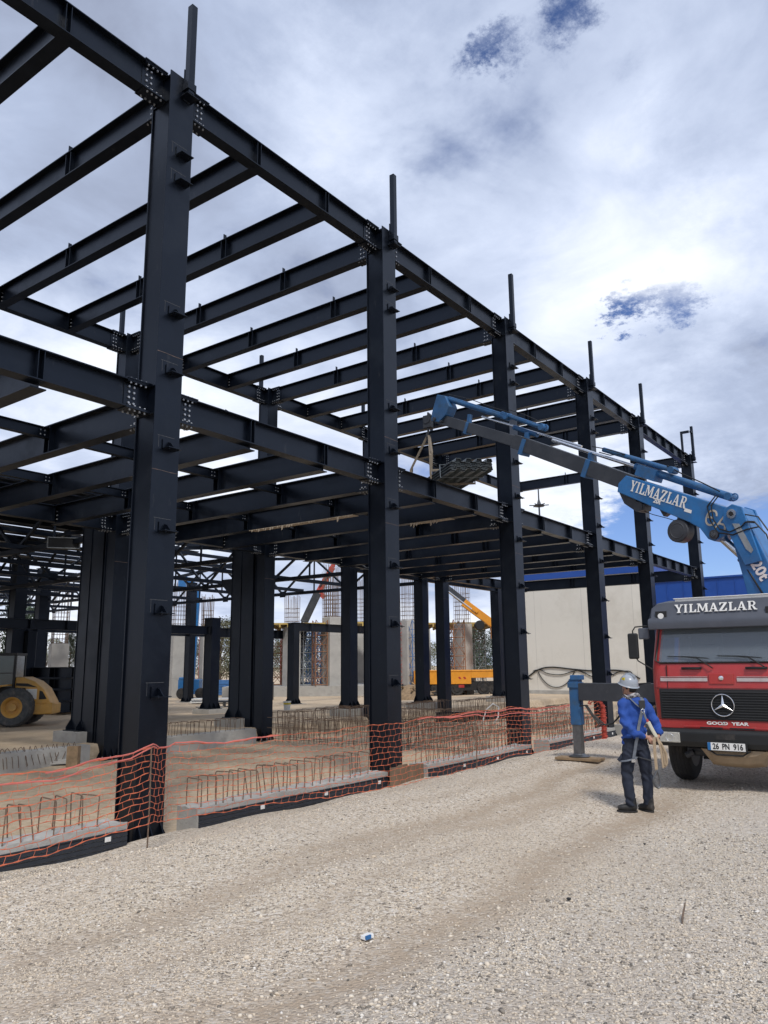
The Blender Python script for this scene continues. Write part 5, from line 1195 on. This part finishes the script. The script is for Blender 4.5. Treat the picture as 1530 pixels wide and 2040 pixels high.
for (t0,t1,n0,n1,z) in ((-4.6,-.5,-1.2,5.5,5.42),(.9,3.6,-.2,6,5.5),(5.6,13.5,-.2,6,5.4)):
    m = MB(); m.prism([q_(t0,n0,z),q_(t1,n0,z),q_(t1,n1,z),q_(t0,n1,z)], (0,0,.12)); f = m.build('slab_formwork', M['formwork'], cbd)
    for tt in np.arange(t0+.15, t1, .6): 
        m = MB(); m.bar(q_(tt,n0-.25,z-.11),q_(tt,n1,z-.11),.10,.20); m.build('joist', M['formwork'], f)
m = MB(); m.prism([q_(-8,-1.0,.95),q_(3.0,-1.0,.95),q_(3.0,7,.95),q_(-8,7,.95)], (0,0,-1.0)); m.build('foundation', M['concrete'], cbd)
# scaffold towers under the formwork
def tower_mb(w, d, h, lev):
    m = MB(); P_ = [(-w/2,-d/2),(w/2,-d/2),(w/2,d/2),(-w/2,d/2)]
    for x, y in P_: m.tube([(x,y,0),(x,y,h)], .035, 5)
    for i in range(lev):
        z0, z1 = h*i/lev, h*(i+1)/lev
        for a in range(4):
            p, q = P_[a], P_[(a+1)%4]
            m.tube([(*p,z0+.08),(*q,z0+.08)], .025, 4); m.tube([(*p,z0+.1),(*q,z1)], .020, 4); m.tube([(*q,z0+.1),(*p,z1)], .020, 4)
            m.tube([(*p,(z0+z1)/2),(*q,(z0+z1)/2)], .02, 4)
    return m
SC = [('scafbrown',552,1376,59,5.0,'brown scaffold tower left of the short black post'),('scafred',568,1374,63,4.6,'red scaffold tower just left of the short black post'),('scafgrey',612,1376,58,5.0,'pale grey scaffold tower right of the short black post'),
      ('scafblue',624,1374,60,5.0,'blue scaffold tower in front of the widest pale concrete column'),('scafbrown',637,1374,57,5.1,'rusty scaffold tower touching the widest pale concrete column'),('scafred',404,1342,66,4.6,'red scaffold tower under yellow formwork beside a hall column'),
      ('scafblue',829,1352,57,5.0,'narrow blue scaffold tower right of the second concrete column'),('scafblue',896,1345,62,5.0,'blue grey scaffold tower behind the orange crane truck bed'),('scafbrown',911,1345,57,5.0,'brown scaffold frame before the right concrete column'),
      ('scafgrey',952,1348,60,4.9,'grey scaffold tower before dark pines, under the orange boom'),('scafred',800,1352,58,5.0,'thin red scaffold prop tower left of the second concrete column'),('scafgrey',590,1374,66,4.8,'grey scaffold tower deep under the slab formwork'),('scafblue',612,1373,64,5.0,'blue scaffold tower behind the pale grey one, right of the short black post'),('scafblue',632,1373,66,5.0,'blue scaffold tower deepest beside the widest pale concrete column')]
for (mt,px,py,D_,h,lab) in SC:
    p = CAM0+camdir(px,py)*D_; g_ = gp(p.x,p.y); g_ = .95 if mt != 'zz' and p.x < 44 and p.y > 24 else g_
    o = tower_mb(.9 if mt != 'scafred' else .6, 1.0, h-.3+.95-g_, 4).build('scaffold_tower', M[mt]); o.location = (p.x,p.y,g_); o.rotation_euler = (0,0,-YAW+.35); tag(o, lab, 'scaffold', 'scaffold towers under the slab formwork')

# ------------------------------------------------------------------ buildings at the right
WXL = 42.0
b = empty('rendered_building', (WXL,12,.3), 0, 'windowless cream rendered building with blue upper band beyond the far columns', 'building')
m = MB(); m.box(0,14,-5.9,2.6,-.6,8.3); m.build('wall', M['cream'], b)
m = MB(); m.box(-.03,0,-5.93,2.6,-.6,.35); m.build('plinth', M['concrete'], b)
m = MB(); m.box(-.12,14,-6.0,2.7,7.75,8.55)
m.build('parapet', M['bluewall'], b)
m = MB(); 
for yy in np.arange(-5,2.5,3.4): m.box(-.004,0,yy,yy+.012,.36,7.74)
m.build('render_joint', M['concrete'], b)
b2 = empty('blue_building', (WXL+.5,3.4,.3), 0, 'low hall clad in bright blue panels at the right, behind the truck cab', 'building')
def bluemb():
    m = MB(); m.box(0,60,-16,2.6,-.6,7.1)
    return m
bluemb().build('wall', M['bluewall'], b2)
m = MB()
for yy in np.arange(-15.5,2.5,1.0): m.box(-.03,0,yy,yy+.05,-.5,7.08)
for xx in np.arange(.5,60,1.0): m.box(xx,xx+.05,-16.03,-16,-.5,7.08)
m.build('panel_rib', M['bluewall'], b2)
m = MB(); m.box(-.10,60.1,-16.1,2.65,7.1,7.2); m.build('coping', M['bluewall'], b2)
def wallp(px, py, off=.06):
    d = camdir(px, py); t = (WXL-off-CAM0.x)/d.x; return CAM0+d*t
def cable(pts, lab, r=.03):
    q = [wallp(*p) for p in pts]; P_ = []
    for i in range(len(q)-1):
        for k in range(5):
            t = k/5; a = q[max(i-1,0)]; b_, c = q[i], q[i+1]; d = q[min(i+2,len(q)-1)]
            P_.append(.5*((2*b_)+(c-a)*t+(2*a-5*b_+4*c-d)*t*t+(3*b_-a-3*c+d)*t*t*t))
    P_.append(q[-1]); m = MB(); m.tube(P_, r, 6); o = m.build('power_cable', M['black'], smooth=60); tag(o, lab, 'cable', 'cables strung along the cream wall')
cable([(1040,1360),(1056,1345),(1075,1333),(1100,1329),(1140,1333),(1178,1336),(1225,1335),(1250,1339),(1275,1352)], 'thick black cable running nearly straight along the cream wall', .045)
cable([(1062,1337),(1075,1334),(1092,1342),(1118,1344),(1147,1336),(1160,1338),(1176,1347)], 'thin black cable in a shallow sag under the thick cable on the cream wall')
cable([(1072,1338),(1080,1352),(1095,1366),(1113,1369),(1130,1360),(1145,1338)], 'black cable hanging in the deepest loop on the cream wall')
cable([(1147,1334),(1165,1341),(1185,1349),(1215,1346),(1235,1338),(1256,1338),(1262,1352)], 'black cable sagging behind the blue jack on the cream wall')
# lightning mast beyond
mp = CAM0+camdir(1081,1150)*75
m = MB(); m.tube([(0,0,-mp.z+.3),(0,0,6.4),(0,0,9.2)], [.13,.09,.06], 8); m.lathe([(.001,0),(.50,.10),(.58,.22),(.20,.36),(.08,.8),(.001,.85)], (0,0,6.9), n=10)
for k in range(6):
    a = k*1.047; m.tube([(0,0,7.1),(.95*math.cos(a),.95*math.sin(a),7.14)], .05, 4)
o = m.build('lightning_mast', M['boomgrey']); o.location = (mp.x,mp.y,mp.z); tag(o, 'slim grey lightning mast with star shaped head above the floor beam', 'mast')

# ------------------------------------------------------------------ machines and material in the yard behind
def frame_at(px, py, D_, z=None):
    p = CAM0+camdir(px,py)*D_; return Vector((p.x,p.y,gp(p.x,p.y) if z is None else z))
# wheel loader
lo = empty('wheel_loader', frame_at(38,1436,31.5), -YAW+.12, 'ochre wheel loader with large dusty tyre parked at the left edge of the yard', 'wheel loader')
def lwheel(x, y):
    m = MB(); r=.76; m.lathe([(.40,-.27),(.55,-.29),(r-.08,-.29),(r-.01,-.22),(r,-.12),(r,.12),(r-.01,.22),(r-.08,.29),(.55,.29),(.40,.27)], (x,y,r), (0,1,0), 36, caps=False)
    for k in range(34):
        a = k*2*math.pi/34
        for s in (-1,1): m.bar((x+(r-.015)*math.cos(a),y,r+(r-.015)*math.sin(a)),(x+(r-.015)*math.cos(a+.09),y+s*.24,r+(r-.015)*math.sin(a+.09)),.05,.035,up=(math.cos(a),0,math.sin(a)))
    t = m.build('tyre', M['rubberdusty'], lo, smooth=40)
    m = MB(); m.lathe([(.001,-.16),(.15,-.18),(.17,-.10),(.28,-.10),(.35,-.25),(.41,-.285),(.41,.27),(.001,.27)], (x,y,r), (0,1,0), 28)
    for k in range(8): a = k*.785; m.cyl((x+.23*math.cos(a),y-.13,r+.23*math.sin(a)),(x+.23*math.cos(a),y-.08,r+.23*math.sin(a)),.02,6)
    m.build('rim', M['loader'], t, smooth=40)
M['rubberdusty'] = mat('dusty_rubber', (.07,.075,.078), .9, 0, .3, 6, dirt=(.22,.20,.17), dscale=4, damt=.6)
for x in (0,-2.9):
    for y in (-.75,.85): lwheel(x, y)
m = MB(); poly = [(-.10,1.5),(-.10,1.93),(.22,1.93),(.66,1.76),(1.02,1.46),(1.27,1.02),(1.36,.84),(.0,.82)]
m.prism([(x,-.55,z) for x,z in poly], (0,1.2,0)); hood = m.build('hood', M['loader'], lo, bevel=.05)
m = MB(); m.box(.36,.78,-.564,-.55,1.06,1.46); m.build('service_hatch', M['white'], hood)
m = MB(); m.prism([(.88,-.563,1.04),(.88,-.563,1.40),(1.00,-.563,1.36),(1.18,-.563,1.06)], (0,.01,0)); m.build('air_grille', M['black'], hood); m = MB(); m.box(.20,.33,-.563,-.55,1.24,1.50); m.build('side_vent', M['black'], hood)
m = MB(); m.prism([(-.05,-.563,1.60),(-.05,-.563,1.70),(.40,-.563,1.68),(.80,-.563,1.52)], (0,.01,0)); m.build('dark_decal', M['black'], hood)
m = MB(); m.box(.30,1.40,-.60,.70,.46,.86); m.box(-.9,.35,-.45,.55,.5,1.1); m.box(-3.3,-.8,-.4,.5,.55,1.0); m.build('chassis', M['loader'], lo, bevel=.03)
m = MB(); m.box(1.18,1.42,-.62,-.25,.50,.92); m.build('counterweight', M['loader'], lo, bevel=.02)
m = MB()
for x,y in ((-.14,-.58),(-.14,.62),(-1.5,-.58),(-1.5,.62)): m.bar((x,y,1.3),(x,y*.95,2.82),.09,.09)
m.box(-1.58,-.08,-.62,.66,2.80,2.90); m.box(-1.55,-.10,-.60,.64,1.10,1.55); m.bar((-.14,-.585,2.1),(-1.5,-.585,2.1),.03,.03); cabl = m.build('cab', M['black'], lo)
M['tealglass'] = mat('tinted_glass', (.012,.035,.036), .12, 0, .1, 2, spec=.8)
m = MB(); m.box(-1.48,-.16,-.575,-.565,1.56,2.79); m.box(-.13,-.12,-.52,.58,1.56,2.79); m.build('window', M['tealglass'], cabl)
m = MB(); m.prism([(-2.0,-.45,1.1),(-3.6,-.45,.75),(-4.6,-.45,.35),(-4.5,-.45,.6),(-3.4,-.45,1.15),(-2.0,-.45,1.5)], (0,.18,0)); m.prism([(-2.0,.4,1.1),(-3.6,.4,.75),(-4.6,.4,.35),(-4.5,.4,.6),(-3.4,.4,1.15),(-2.0,.4,1.5)], (0,.18,0)); m.build('lift_arm', M['loader'], lo)
m = MB(); m.prism([(-4.4,-1.2,.15),(-5.5,-1.2,.1),(-5.45,-1.2,.2),(-4.7,-1.2,.5),(-4.6,-1.2,1.1),(-4.45,-1.2,1.1)], (0,2.4,0)); m.build('bucket', M['boomgrey'], lo)
m = MB(); m.prism([(-.98,-1.0,.95),(-1.02,-1.0,1.35),(-.6,-1.0,1.62),(-.2,-1.0,1.66),(-.2,-1.0,1.60),(-.58,-1.0,1.56),(-.95,-1.0,1.30)], (0,.55,0)); m.build('mudguard', M['loader'], lo)
# stacked black girders beside it
base = frame_at(140,1409,38); ux = Vector((math.cos(YAW),-math.sin(YAW),0)); uy = Vector((math.sin(YAW),math.cos(YAW),0))
gx = (ux*-.93+uy*.37).normalized(); gs = Vector((-gx.y,gx.x,0))
if gs.dot(uy) < 0: gs = -gs
proto = None; labs = ['bottom','second','third','top']
for r_ in range(2):
    for k in range(4):
        p = base+gs*(r_*.85)+Vector((0,0,.10+.55*(k+1)))
        if proto is None:
            m = MB(); m.ibeam((0,0,0),tuple(gx*5.2),.53,.72,.03,.03)
            for i in range(1,5):
                for s in (-1,1): m.bar(gx*(i*1.1)+gs*s*.2-Vector((0,0,.04)), gx*(i*1.1)+gs*s*.2-Vector((0,0,.49)), .03, .32, up=gs)
            proto = m.build('steel_girder', M['steel']); o = proto
        else: o = proto.copy(); COL.objects.link(o)
        o.location = p+gx*random.uniform(-.05,.05); tag(o, 'black girder, %s of four in the %s stack beside the loader' % (labs[k], 'front' if r_ == 0 else 'rear'), 'girder', 'black girders stacked beside the loader')
for s, w_ in ((.6,'near'),(3.8,'far')):
    m = MB(); m.bar(base+gx*s-gs*.5+Vector((0,0,.05)), base+gx*s+gs*1.4+Vector((0,0,.05)), .14, .10)
    tag(m.build('timber_bearer', M['wood']), 'timber bearer under the %s end of the black girder stack' % w_, 'timber')
# orange crane truck
ot = empty('orange_crane_truck', frame_at(900,1378,55), -YAW, 'orange crane truck with raised telescopic boom parked before the concrete building', 'crane truck')
m = MB(); m.box(-2.65,-2.40,-.2,1.9,.75,1.75); m.box(-2.4,1.40,-.1,2.0,.80,1.72); m.box(1.40,4.9,-.1,2.0,1.22,1.72); m.box(-2.5,1.42,-.14,2.04,1.68,1.78); m.box(1.42,4.9,-.14,2.04,1.68,1.78); m.build('bed', M['truckorange'], ot, bevel=.02)
m = MB(); m.prism([(.55,-.106,1.15),(.70,-.106,1.15),(.62,-.106,1.30),(.47,-.106,1.30)], (0,-.004,0)); m.prism([(.90,-.106,1.15),(1.05,-.106,1.15),(.97,-.106,1.30),(.82,-.106,1.30)], (0,-.004,0)); m.box(.5,.9,-.06,0,.55,.75); m.build('red_mark', M['red'], ot)
m = MB(); m.box(-2.4,4.9,.1,1.8,.35,.95); m.build('chassis', M['black'], ot)
for x in (-1.0,.4,2.3,3.1):
    m = MB(); m.lathe([(.001,-.15),(.26,-.16),(.3,-.12),(.45,-.15),(.5,-.08),(.5,.15),(.001,.15)], (x,.1,.5), (0,1,0), 24); m.build('wheel', M['rubber'], ot, smooth=40)
m = MB(); m.box(5.0,6.8,-.2,2.1,.6,2.9); m.build('cab', M['truckorange'], ot, bevel=.1)
m = MB(); m.box(3.35,4.05,.4,1.3,1.78,2.9); m.bar((3.7,.8,2.8),(3.75,.8,4.6),.5,.5); m.bar((3.6,.8,4.75),(1.1,.8,6.65),.42,.55); m.box(3.05,3.75,.5,1.1,4.0,4.9); m.bar((2.1,.55,5.9),(1.7,.55,6.2),.14,.2); cr2 = m.build('crane_arm', M['truckorange'], ot, bevel=.02)
m = MB(); m.bar((1.6,.8,6.35),(-.9,.8,8.40),.36,.42); m.build('boom_extension', M['boomgrey'], cr2); m = MB(); m.cyl((1.9,.60,5.95),(-.9,.60,8.15),.06,8); m.build('piston_rod', M['chrome'], cr2)
m = MB(); m.lathe([(.001,-.3),(.32,-.3),(.36,-.2),(.36,.2),(.32,.3),(.001,.3)], (2.2,.5,4.95), (0,1,0), 16); m.build('winch', M['black'], cr2)
# knuckle boom in red and grey over the formwork
rb = empty('pump_boom', frame_at(598,1372,63), -YAW, 'grey and red folding boom rising over the yellow formwork', 'boom crane')
k63 = 1540.5/63
def rp(px, py, y=0): return Vector(((px-598)/k63, y, (1372-py)/k63))
m = MB(); m.bar(rp(592,1350),rp(606,1228),.45,.55); m.bar(rp(604,1232),rp(632,1172),.42,.62); m.build('lower_boom', M['boomgrey'], rb, bevel=.02)
m = MB(); m.bar(rp(628,1180),rp(662,1120),.36,.46); m.bar(rp(634,1170),rp(646,1182),.3,.4); m.bar(rp(660,1124),rp(670,1098),.3,.32); m.build('upper_boom', M['scafred'], rb, bevel=.02)
m = MB(); m.cyl(rp(636,1160,-.25),rp(660,1130,-.25),.07,8); m.build('ram', M['boomgrey'], rb); m = MB(); m.box(-.9,1.2,-.8,.8,0,.9); m.build('base', M['boomgrey'], rb, bevel=.05)
# blue boom lift behind the hall column
bl = empty('boom_lift', frame_at(385,1386,55), -YAW, 'blue boom lift with small dark tyres half hidden behind a hall column', 'boom lift')
m = MB(); m.box(-1.0,.5,-.5,.6,.45,1.35); m.box(-.95,-.35,-.52,.5,1.3,1.5); m.build('body', M['blue'], bl, bevel=.05)
for x in (-.7,.62):
    m = MB(); m.lathe([(.001,-.12),(.2,-.13),(.34,-.12),(.38,-.06),(.38,.12),(.001,.12)], (x,-.5,.38), (0,1,0), 20); m.build('wheel', M['rubber'], bl, smooth=40)
m = MB(); m.bar((-.10,0,1.3),(.10,0,8.0),.26,.3); m.build('mast', M['blue'], bl); m = MB(); m.bar((.1,0,7.9),(-.85,0,8.6),.24,.28); m.bar((-.42,-.1,7.0),(-.36,-.1,8.3),.30,.42); m.box(-1.30,-.75,-.4,.4,7.7,8.7); m.build('jib', M['blue'], bl)
# far mobile crane jib
fc = empty('mobile_crane', frame_at(531,1380,52), -YAW, 'distant dark crane jib with a hanging hook, seen between the upper rear columns', 'crane')
k52 = 1540.5/52
def fp(px, py, y=0): return Vector(((px-531)/k52, y, (1380-py)/k52))
m = MB(); m.bar((0,0,0),fp(531,848),.34,.34); m.box(-.4,.4,-.6,.6,0,1.2); m.build('mast', M['boomgrey'], fc); m = MB(); m.bar(fp(533,845),fp(470,806),.20,.22); m.bar(fp(470,806),fp(430,779),.11,.13); m.tube([fp(530,836,-.1),fp(474,802,-.1),fp(432,775,-.1)], .03, 4); m.build('jib', M['boomgrey'], fc)
m = MB(); m.tube([fp(430,780),fp(430,786)], .03, 5); m.lathe([(.001,-.22),(.13,-.2),(.15,.0),(.11,.2),(.001,.24)], fp(431,787), n=10); m.tube([fp(429,790),fp(430,812)], .012, 4); m.build('hook', M['black'], fc)
# loose material
def put(name, m, mts, px, py, D_, lab, cat, rz=0, group=None):
    o = m.build(name, mts); o.location = frame_at(px,py,D_); o.rotation_euler = (0,0,-YAW+rz); return tag(o, lab, cat, group)
def crate(w,d,h):
    m = MB(); m.box(-w/2,w/2,-d/2,d/2,.08,h)
    for k in range(5): m.box(-w/2-.03,w/2+.03,-d/2-.03,d/2+.03,.1+(h-.2)*k/5,.1+(h-.2)*k/5+.06)
    return m
put('ribbed_container', crate(1.4,1.2,1.2), M['scafblue'], 446,1356,60, 'large ribbed blue plastic container beside a red prop', 'container', .2)
put('ribbed_container', crate(1.1,.8,.7), M['scafblue'], 403,1346,62, 'low blue container behind the short cap plate post', 'container', -.1)
m = MB()
for i in range(7): m.bar((-1.6,i*.22,.1+.05*(i%2)),(1.6,i*.22+.3,.12),.18,.07)
for i in range(5): m.bar((-1.5,i*.25,.28),(1.5,i*.25+.2,.28),.16,.07)
put('board_stack', m, M['white'], 432,1382,47, 'low stack of white boards right of the short capped post', 'boards', .1)
m = MB(); m.box(-.5,.5,-.4,.4,.25,.33); 
for x in (-.4,0,.4): m.box(x-.05,x+.05,-.4,.4,.0,.25)
m.box(-.5,.5,-.4,.4,-.02,.02); put('pallet', m, M['boomgrey'], 447,1397,44, 'dark pallet standing before the white boards', 'pallet', .3)
m = MB(); m.lathe([(.15,0),(.19,.42),(.20,.42),(.20,.44),(.17,.44),(.14,.02)], (0,0,0), n=20); m.mi = 1; m.lathe([(.156,.1),(.186,.36)], (0,0,0), n=20); m.mi = 0; m.tube([(-.19,0,.42),(-.12,-.1,.25),(.05,-.17,.16),(.19,0,.42)], .008, 5)
put('paint_bucket', m, [M['white'],M['yellow']], 572,1404,38.5, 'white bucket with yellow label at the foot of the short black post', 'bucket')
random.seed(9); m = MB(); m.lathe([(1.5,-.2),(1.25,.25),(.9,.55),(.5,.85),(.1,.95)], (0,0,0), n=14)
for i in range(26):
    a = random.uniform(0,6.28); r_ = random.uniform(.3,1.3); p = Vector((r_*math.cos(a),r_*math.sin(a),.95-.5*r_)); d = Vector((random.uniform(-1,1),random.uniform(-1,1),random.uniform(-.3,.3))).normalized(); m.bar(p-d*.6,p+d*.6,.12,.06)
put('timber_pile', m, M['wood'], 817,1381,50, 'heap of broken timber and rubble at the foot of the second concrete column', 'timber pile')
m = MB(); m.ibeam((-1.6,0,.42),(1.75,1.2,.42),.40,.22); m.bar((-1.6,-.2,.02),(-.1,.1,.05),.1,.1); put('steel_channel', m, M['steel'], 940,1404,34, 'dark steel beam lying on the ground behind the rebar cages', 'steel beam', -.1)
m = MB(); m.tube([(-.5,0,-.1),(-.3,0,.5),(0,0,.75),(.25,.1,.6),(.2,0,.2),(-.1,-.1,-.2)], .03, 6); put('white_hose', m, M['white'], 982,1400,33, 'white hose looped over the end of the steel beam', 'hose')
m = MB(); m.box(-.14,.14,-.1,.1,0,.5); put('timber_offcut', m, M['wood'], 148,1482,19.6, 'upright timber offcut beside the pedestal of the left hall column', 'timber')
m = MB(); m.bar((-.9,0,.05),(.35,.15,.09),.28,.07); m.bar((-.3,.2,.11),(.4,.0,.12),.2,.05); put('plank', m, M['concrete_pale'], 130,1484,19.8, 'flat grey planks lying before the left hall column', 'plank')

# ------------------------------------------------------------------ trees
def tree_parts(kind, h, seed):
    rnd = np.random.RandomState(seed); tr = MB(); tr.tube([(0,0,-.3),(.06*h*.1,0,h*.35),(0,.03*h*.2,h*.7),(0,0,h*.97)], [h*.022,h*.016,h*.010,h*.002], 8)
    cen = []
    if kind == 'pine':
        for i in range(46):
            z = h*(.16+.82*(i/46)); rr = h*.20*(1-(i/46)**1.4)*rnd.uniform(.55,1.1)+.15; a = i*2.4+rnd.uniform(-.4,.4)
            e_ = Vector((math.cos(a)*rr, math.sin(a)*rr, z+h*.03)); tr.tube([(0,0,z),tuple(e_*.6+Vector((0,0,z*.4))),tuple(e_)], [h*.004,h*.003,h*.001], 4, caps=False)
            for t in (.45,.75,1.0): cen.append((Vector((e_.x*t,e_.y*t,z+h*.03*t)), h*.045*(1.2-.3*t)))
    else:
        for i in range(30):
            a = rnd.uniform(0,6.28); z = h*rnd.uniform(.25,.95); rr = h*.27*math.sin(math.pi*min(1,(z/h-.1)/.95))**.7*rnd.uniform(.5,1)
            e_ = Vector((math.cos(a)*rr, math.sin(a)*rr, z)); tr.tube([(0,0,z*.6),tuple(e_)], [h*.006,h*.002], 4, caps=False); cen.append((e_, h*.085*rnd.uniform(.7,1.2)))
    v, f = [], []
    per_ = 26 if kind == 'pine' else 110
    for c, s in cen:
        for j in range(per_):
            p = Vector(rnd.normal(0,1,3)); p = c + Vector((p.x*s,p.y*s,p.z*s*.55)); a = Vector(rnd.normal(0,1,3)).normalized(); b_ = a.orthogonal().normalized(); l = h*(.020 if kind == 'pine' else .016)*rnd.uniform(.6,1.3); w_ = l*(.28 if kind == 'pine' else .5)
            o = len(v); v += [p-a*l, p+b_*w_, p+a*l, p-b_*w_]; f.append((o,o+1,o+2,o+3))
    cm = MB(); cm.add(v, f); return tr, cm
protos = {}
def tree(kind, px, py, D_, h, lab):
    p = CAM0+camdir(px,py)*D_; t = empty('pine_tree' if kind == 'pine' else 'broadleaf_tree', (p.x,p.y,gp(p.x,p.y)), random.uniform(0,6.28), lab, 'tree', 'trees beyond the building site'); t.scale = (h/9,)*3
    if kind not in protos:
        tr, cm = tree_parts(kind, 9, 4 if kind == 'pine' else 8); protos[kind] = [tr.build('trunk', M['trunk'], t), cm.build('crown', M['needle' if kind == 'pine' else 'leafdry'], t)]
    else:
        for q in protos[kind]: c = q.copy(); COL.objects.link(c); c.parent = t
TREES = [('pine',22,1330,62,8.2,'tall pine seen through the hall at the left edge'),('pine',52,1330,66,7.6,'pine just right of the leftmost pine in the hall gap'),('pine',138,1330,70,5.4,'small pine behind the rebar cage at the left'),
 ('broad',30,1335,75,5.0,'olive bush below the tall pines at the left edge'),('broad',90,1335,78,5.2,'olive tree behind the pale column beside the girder stack'),('broad',152,1335,74,5.2,'olive tree right of the pale column beside the girder stack'),
 ('broad',438,1350,70,6.4,'dry olive tree between the short capped post and the rear column pair'),('pine',462,1350,84,7.4,'dark pine topping the olive tree between post and column pair'),('broad',410,1350,88,5.2,'olive tree behind the red scaffold tower'),
 ('broad',560,1352,90,5.0,'olive tree behind the brown scaffold tower'),('pine',945,1350,88,6.2,'dark pine left of the orange boom foot behind grey scaffold'),('pine',962,1350,92,6.6,'dark pine right of the grey scaffold tower'),('pine',985,1350,96,6.4,'dark pine behind the far right rear column'),('broad',850,1352,95,5.0,'olive tree behind the paired rear columns'),
 ('pine',620,1350,96,5.5,'dark pine deep behind the blue scaffold tower'),('pine',215,1335,80,6.0,'dark pine hidden mostly behind the left column pair'),('broad',345,1345,86,5.5,'olive tree behind the white panel at the hall column')]
for a in TREES: tree(*a)

# the wood that closes the horizon: too many trees to tell apart, one object
tr, cm = tree_parts('pine', 9, 21); rng = np.random.RandomState(12); V0 = np.array(cm.v); k0 = rng.permutation(len(cm.f))[:1500]; Q = np.array([cm.f[i] for i in k0]); V1 = V0[Q.ravel()]; V1[:, :2] *= 1.25
allv = []
for i in range(230):  # full ring; unseen arc behind the camera added to darken reflections in the steel
    an = rng.uniform(0, 2*math.pi); d = rng.uniform(115, 175); x, y = 10+d*math.sin(an), 8+d*math.cos(an)
    if x > 40 and -20 < y < 22: continue
    s_ = rng.uniform(.55,1.05); c_, n_ = math.cos(an*7), math.sin(an*7); W_ = V1*s_; allv.append(np.stack([W_[:,0]*c_-W_[:,1]*n_+x, W_[:,0]*n_+W_[:,1]*c_+y, W_[:,2]-.4+gp(x,y)], -1))
allv = np.concatenate(allv); me = bpy.data.meshes.new('woodland'); n = len(allv)
me.vertices.add(n); me.vertices.foreach_set('co', allv.astype(np.float32).ravel()); me.loops.add(n); me.loops.foreach_set('vertex_index', np.arange(n, dtype=np.int32)); me.polygons.add(n//4); me.polygons.foreach_set('loop_start', np.arange(0,n,4,dtype=np.int32)); me.update(calc_edges=True)
me.materials.append(M['needle']); o = bpy.data.objects.new('woodland', me); COL.objects.link(o); tag(o, 'far dark pine wood along the horizon, continued unseen behind the camera', kind='stuff')
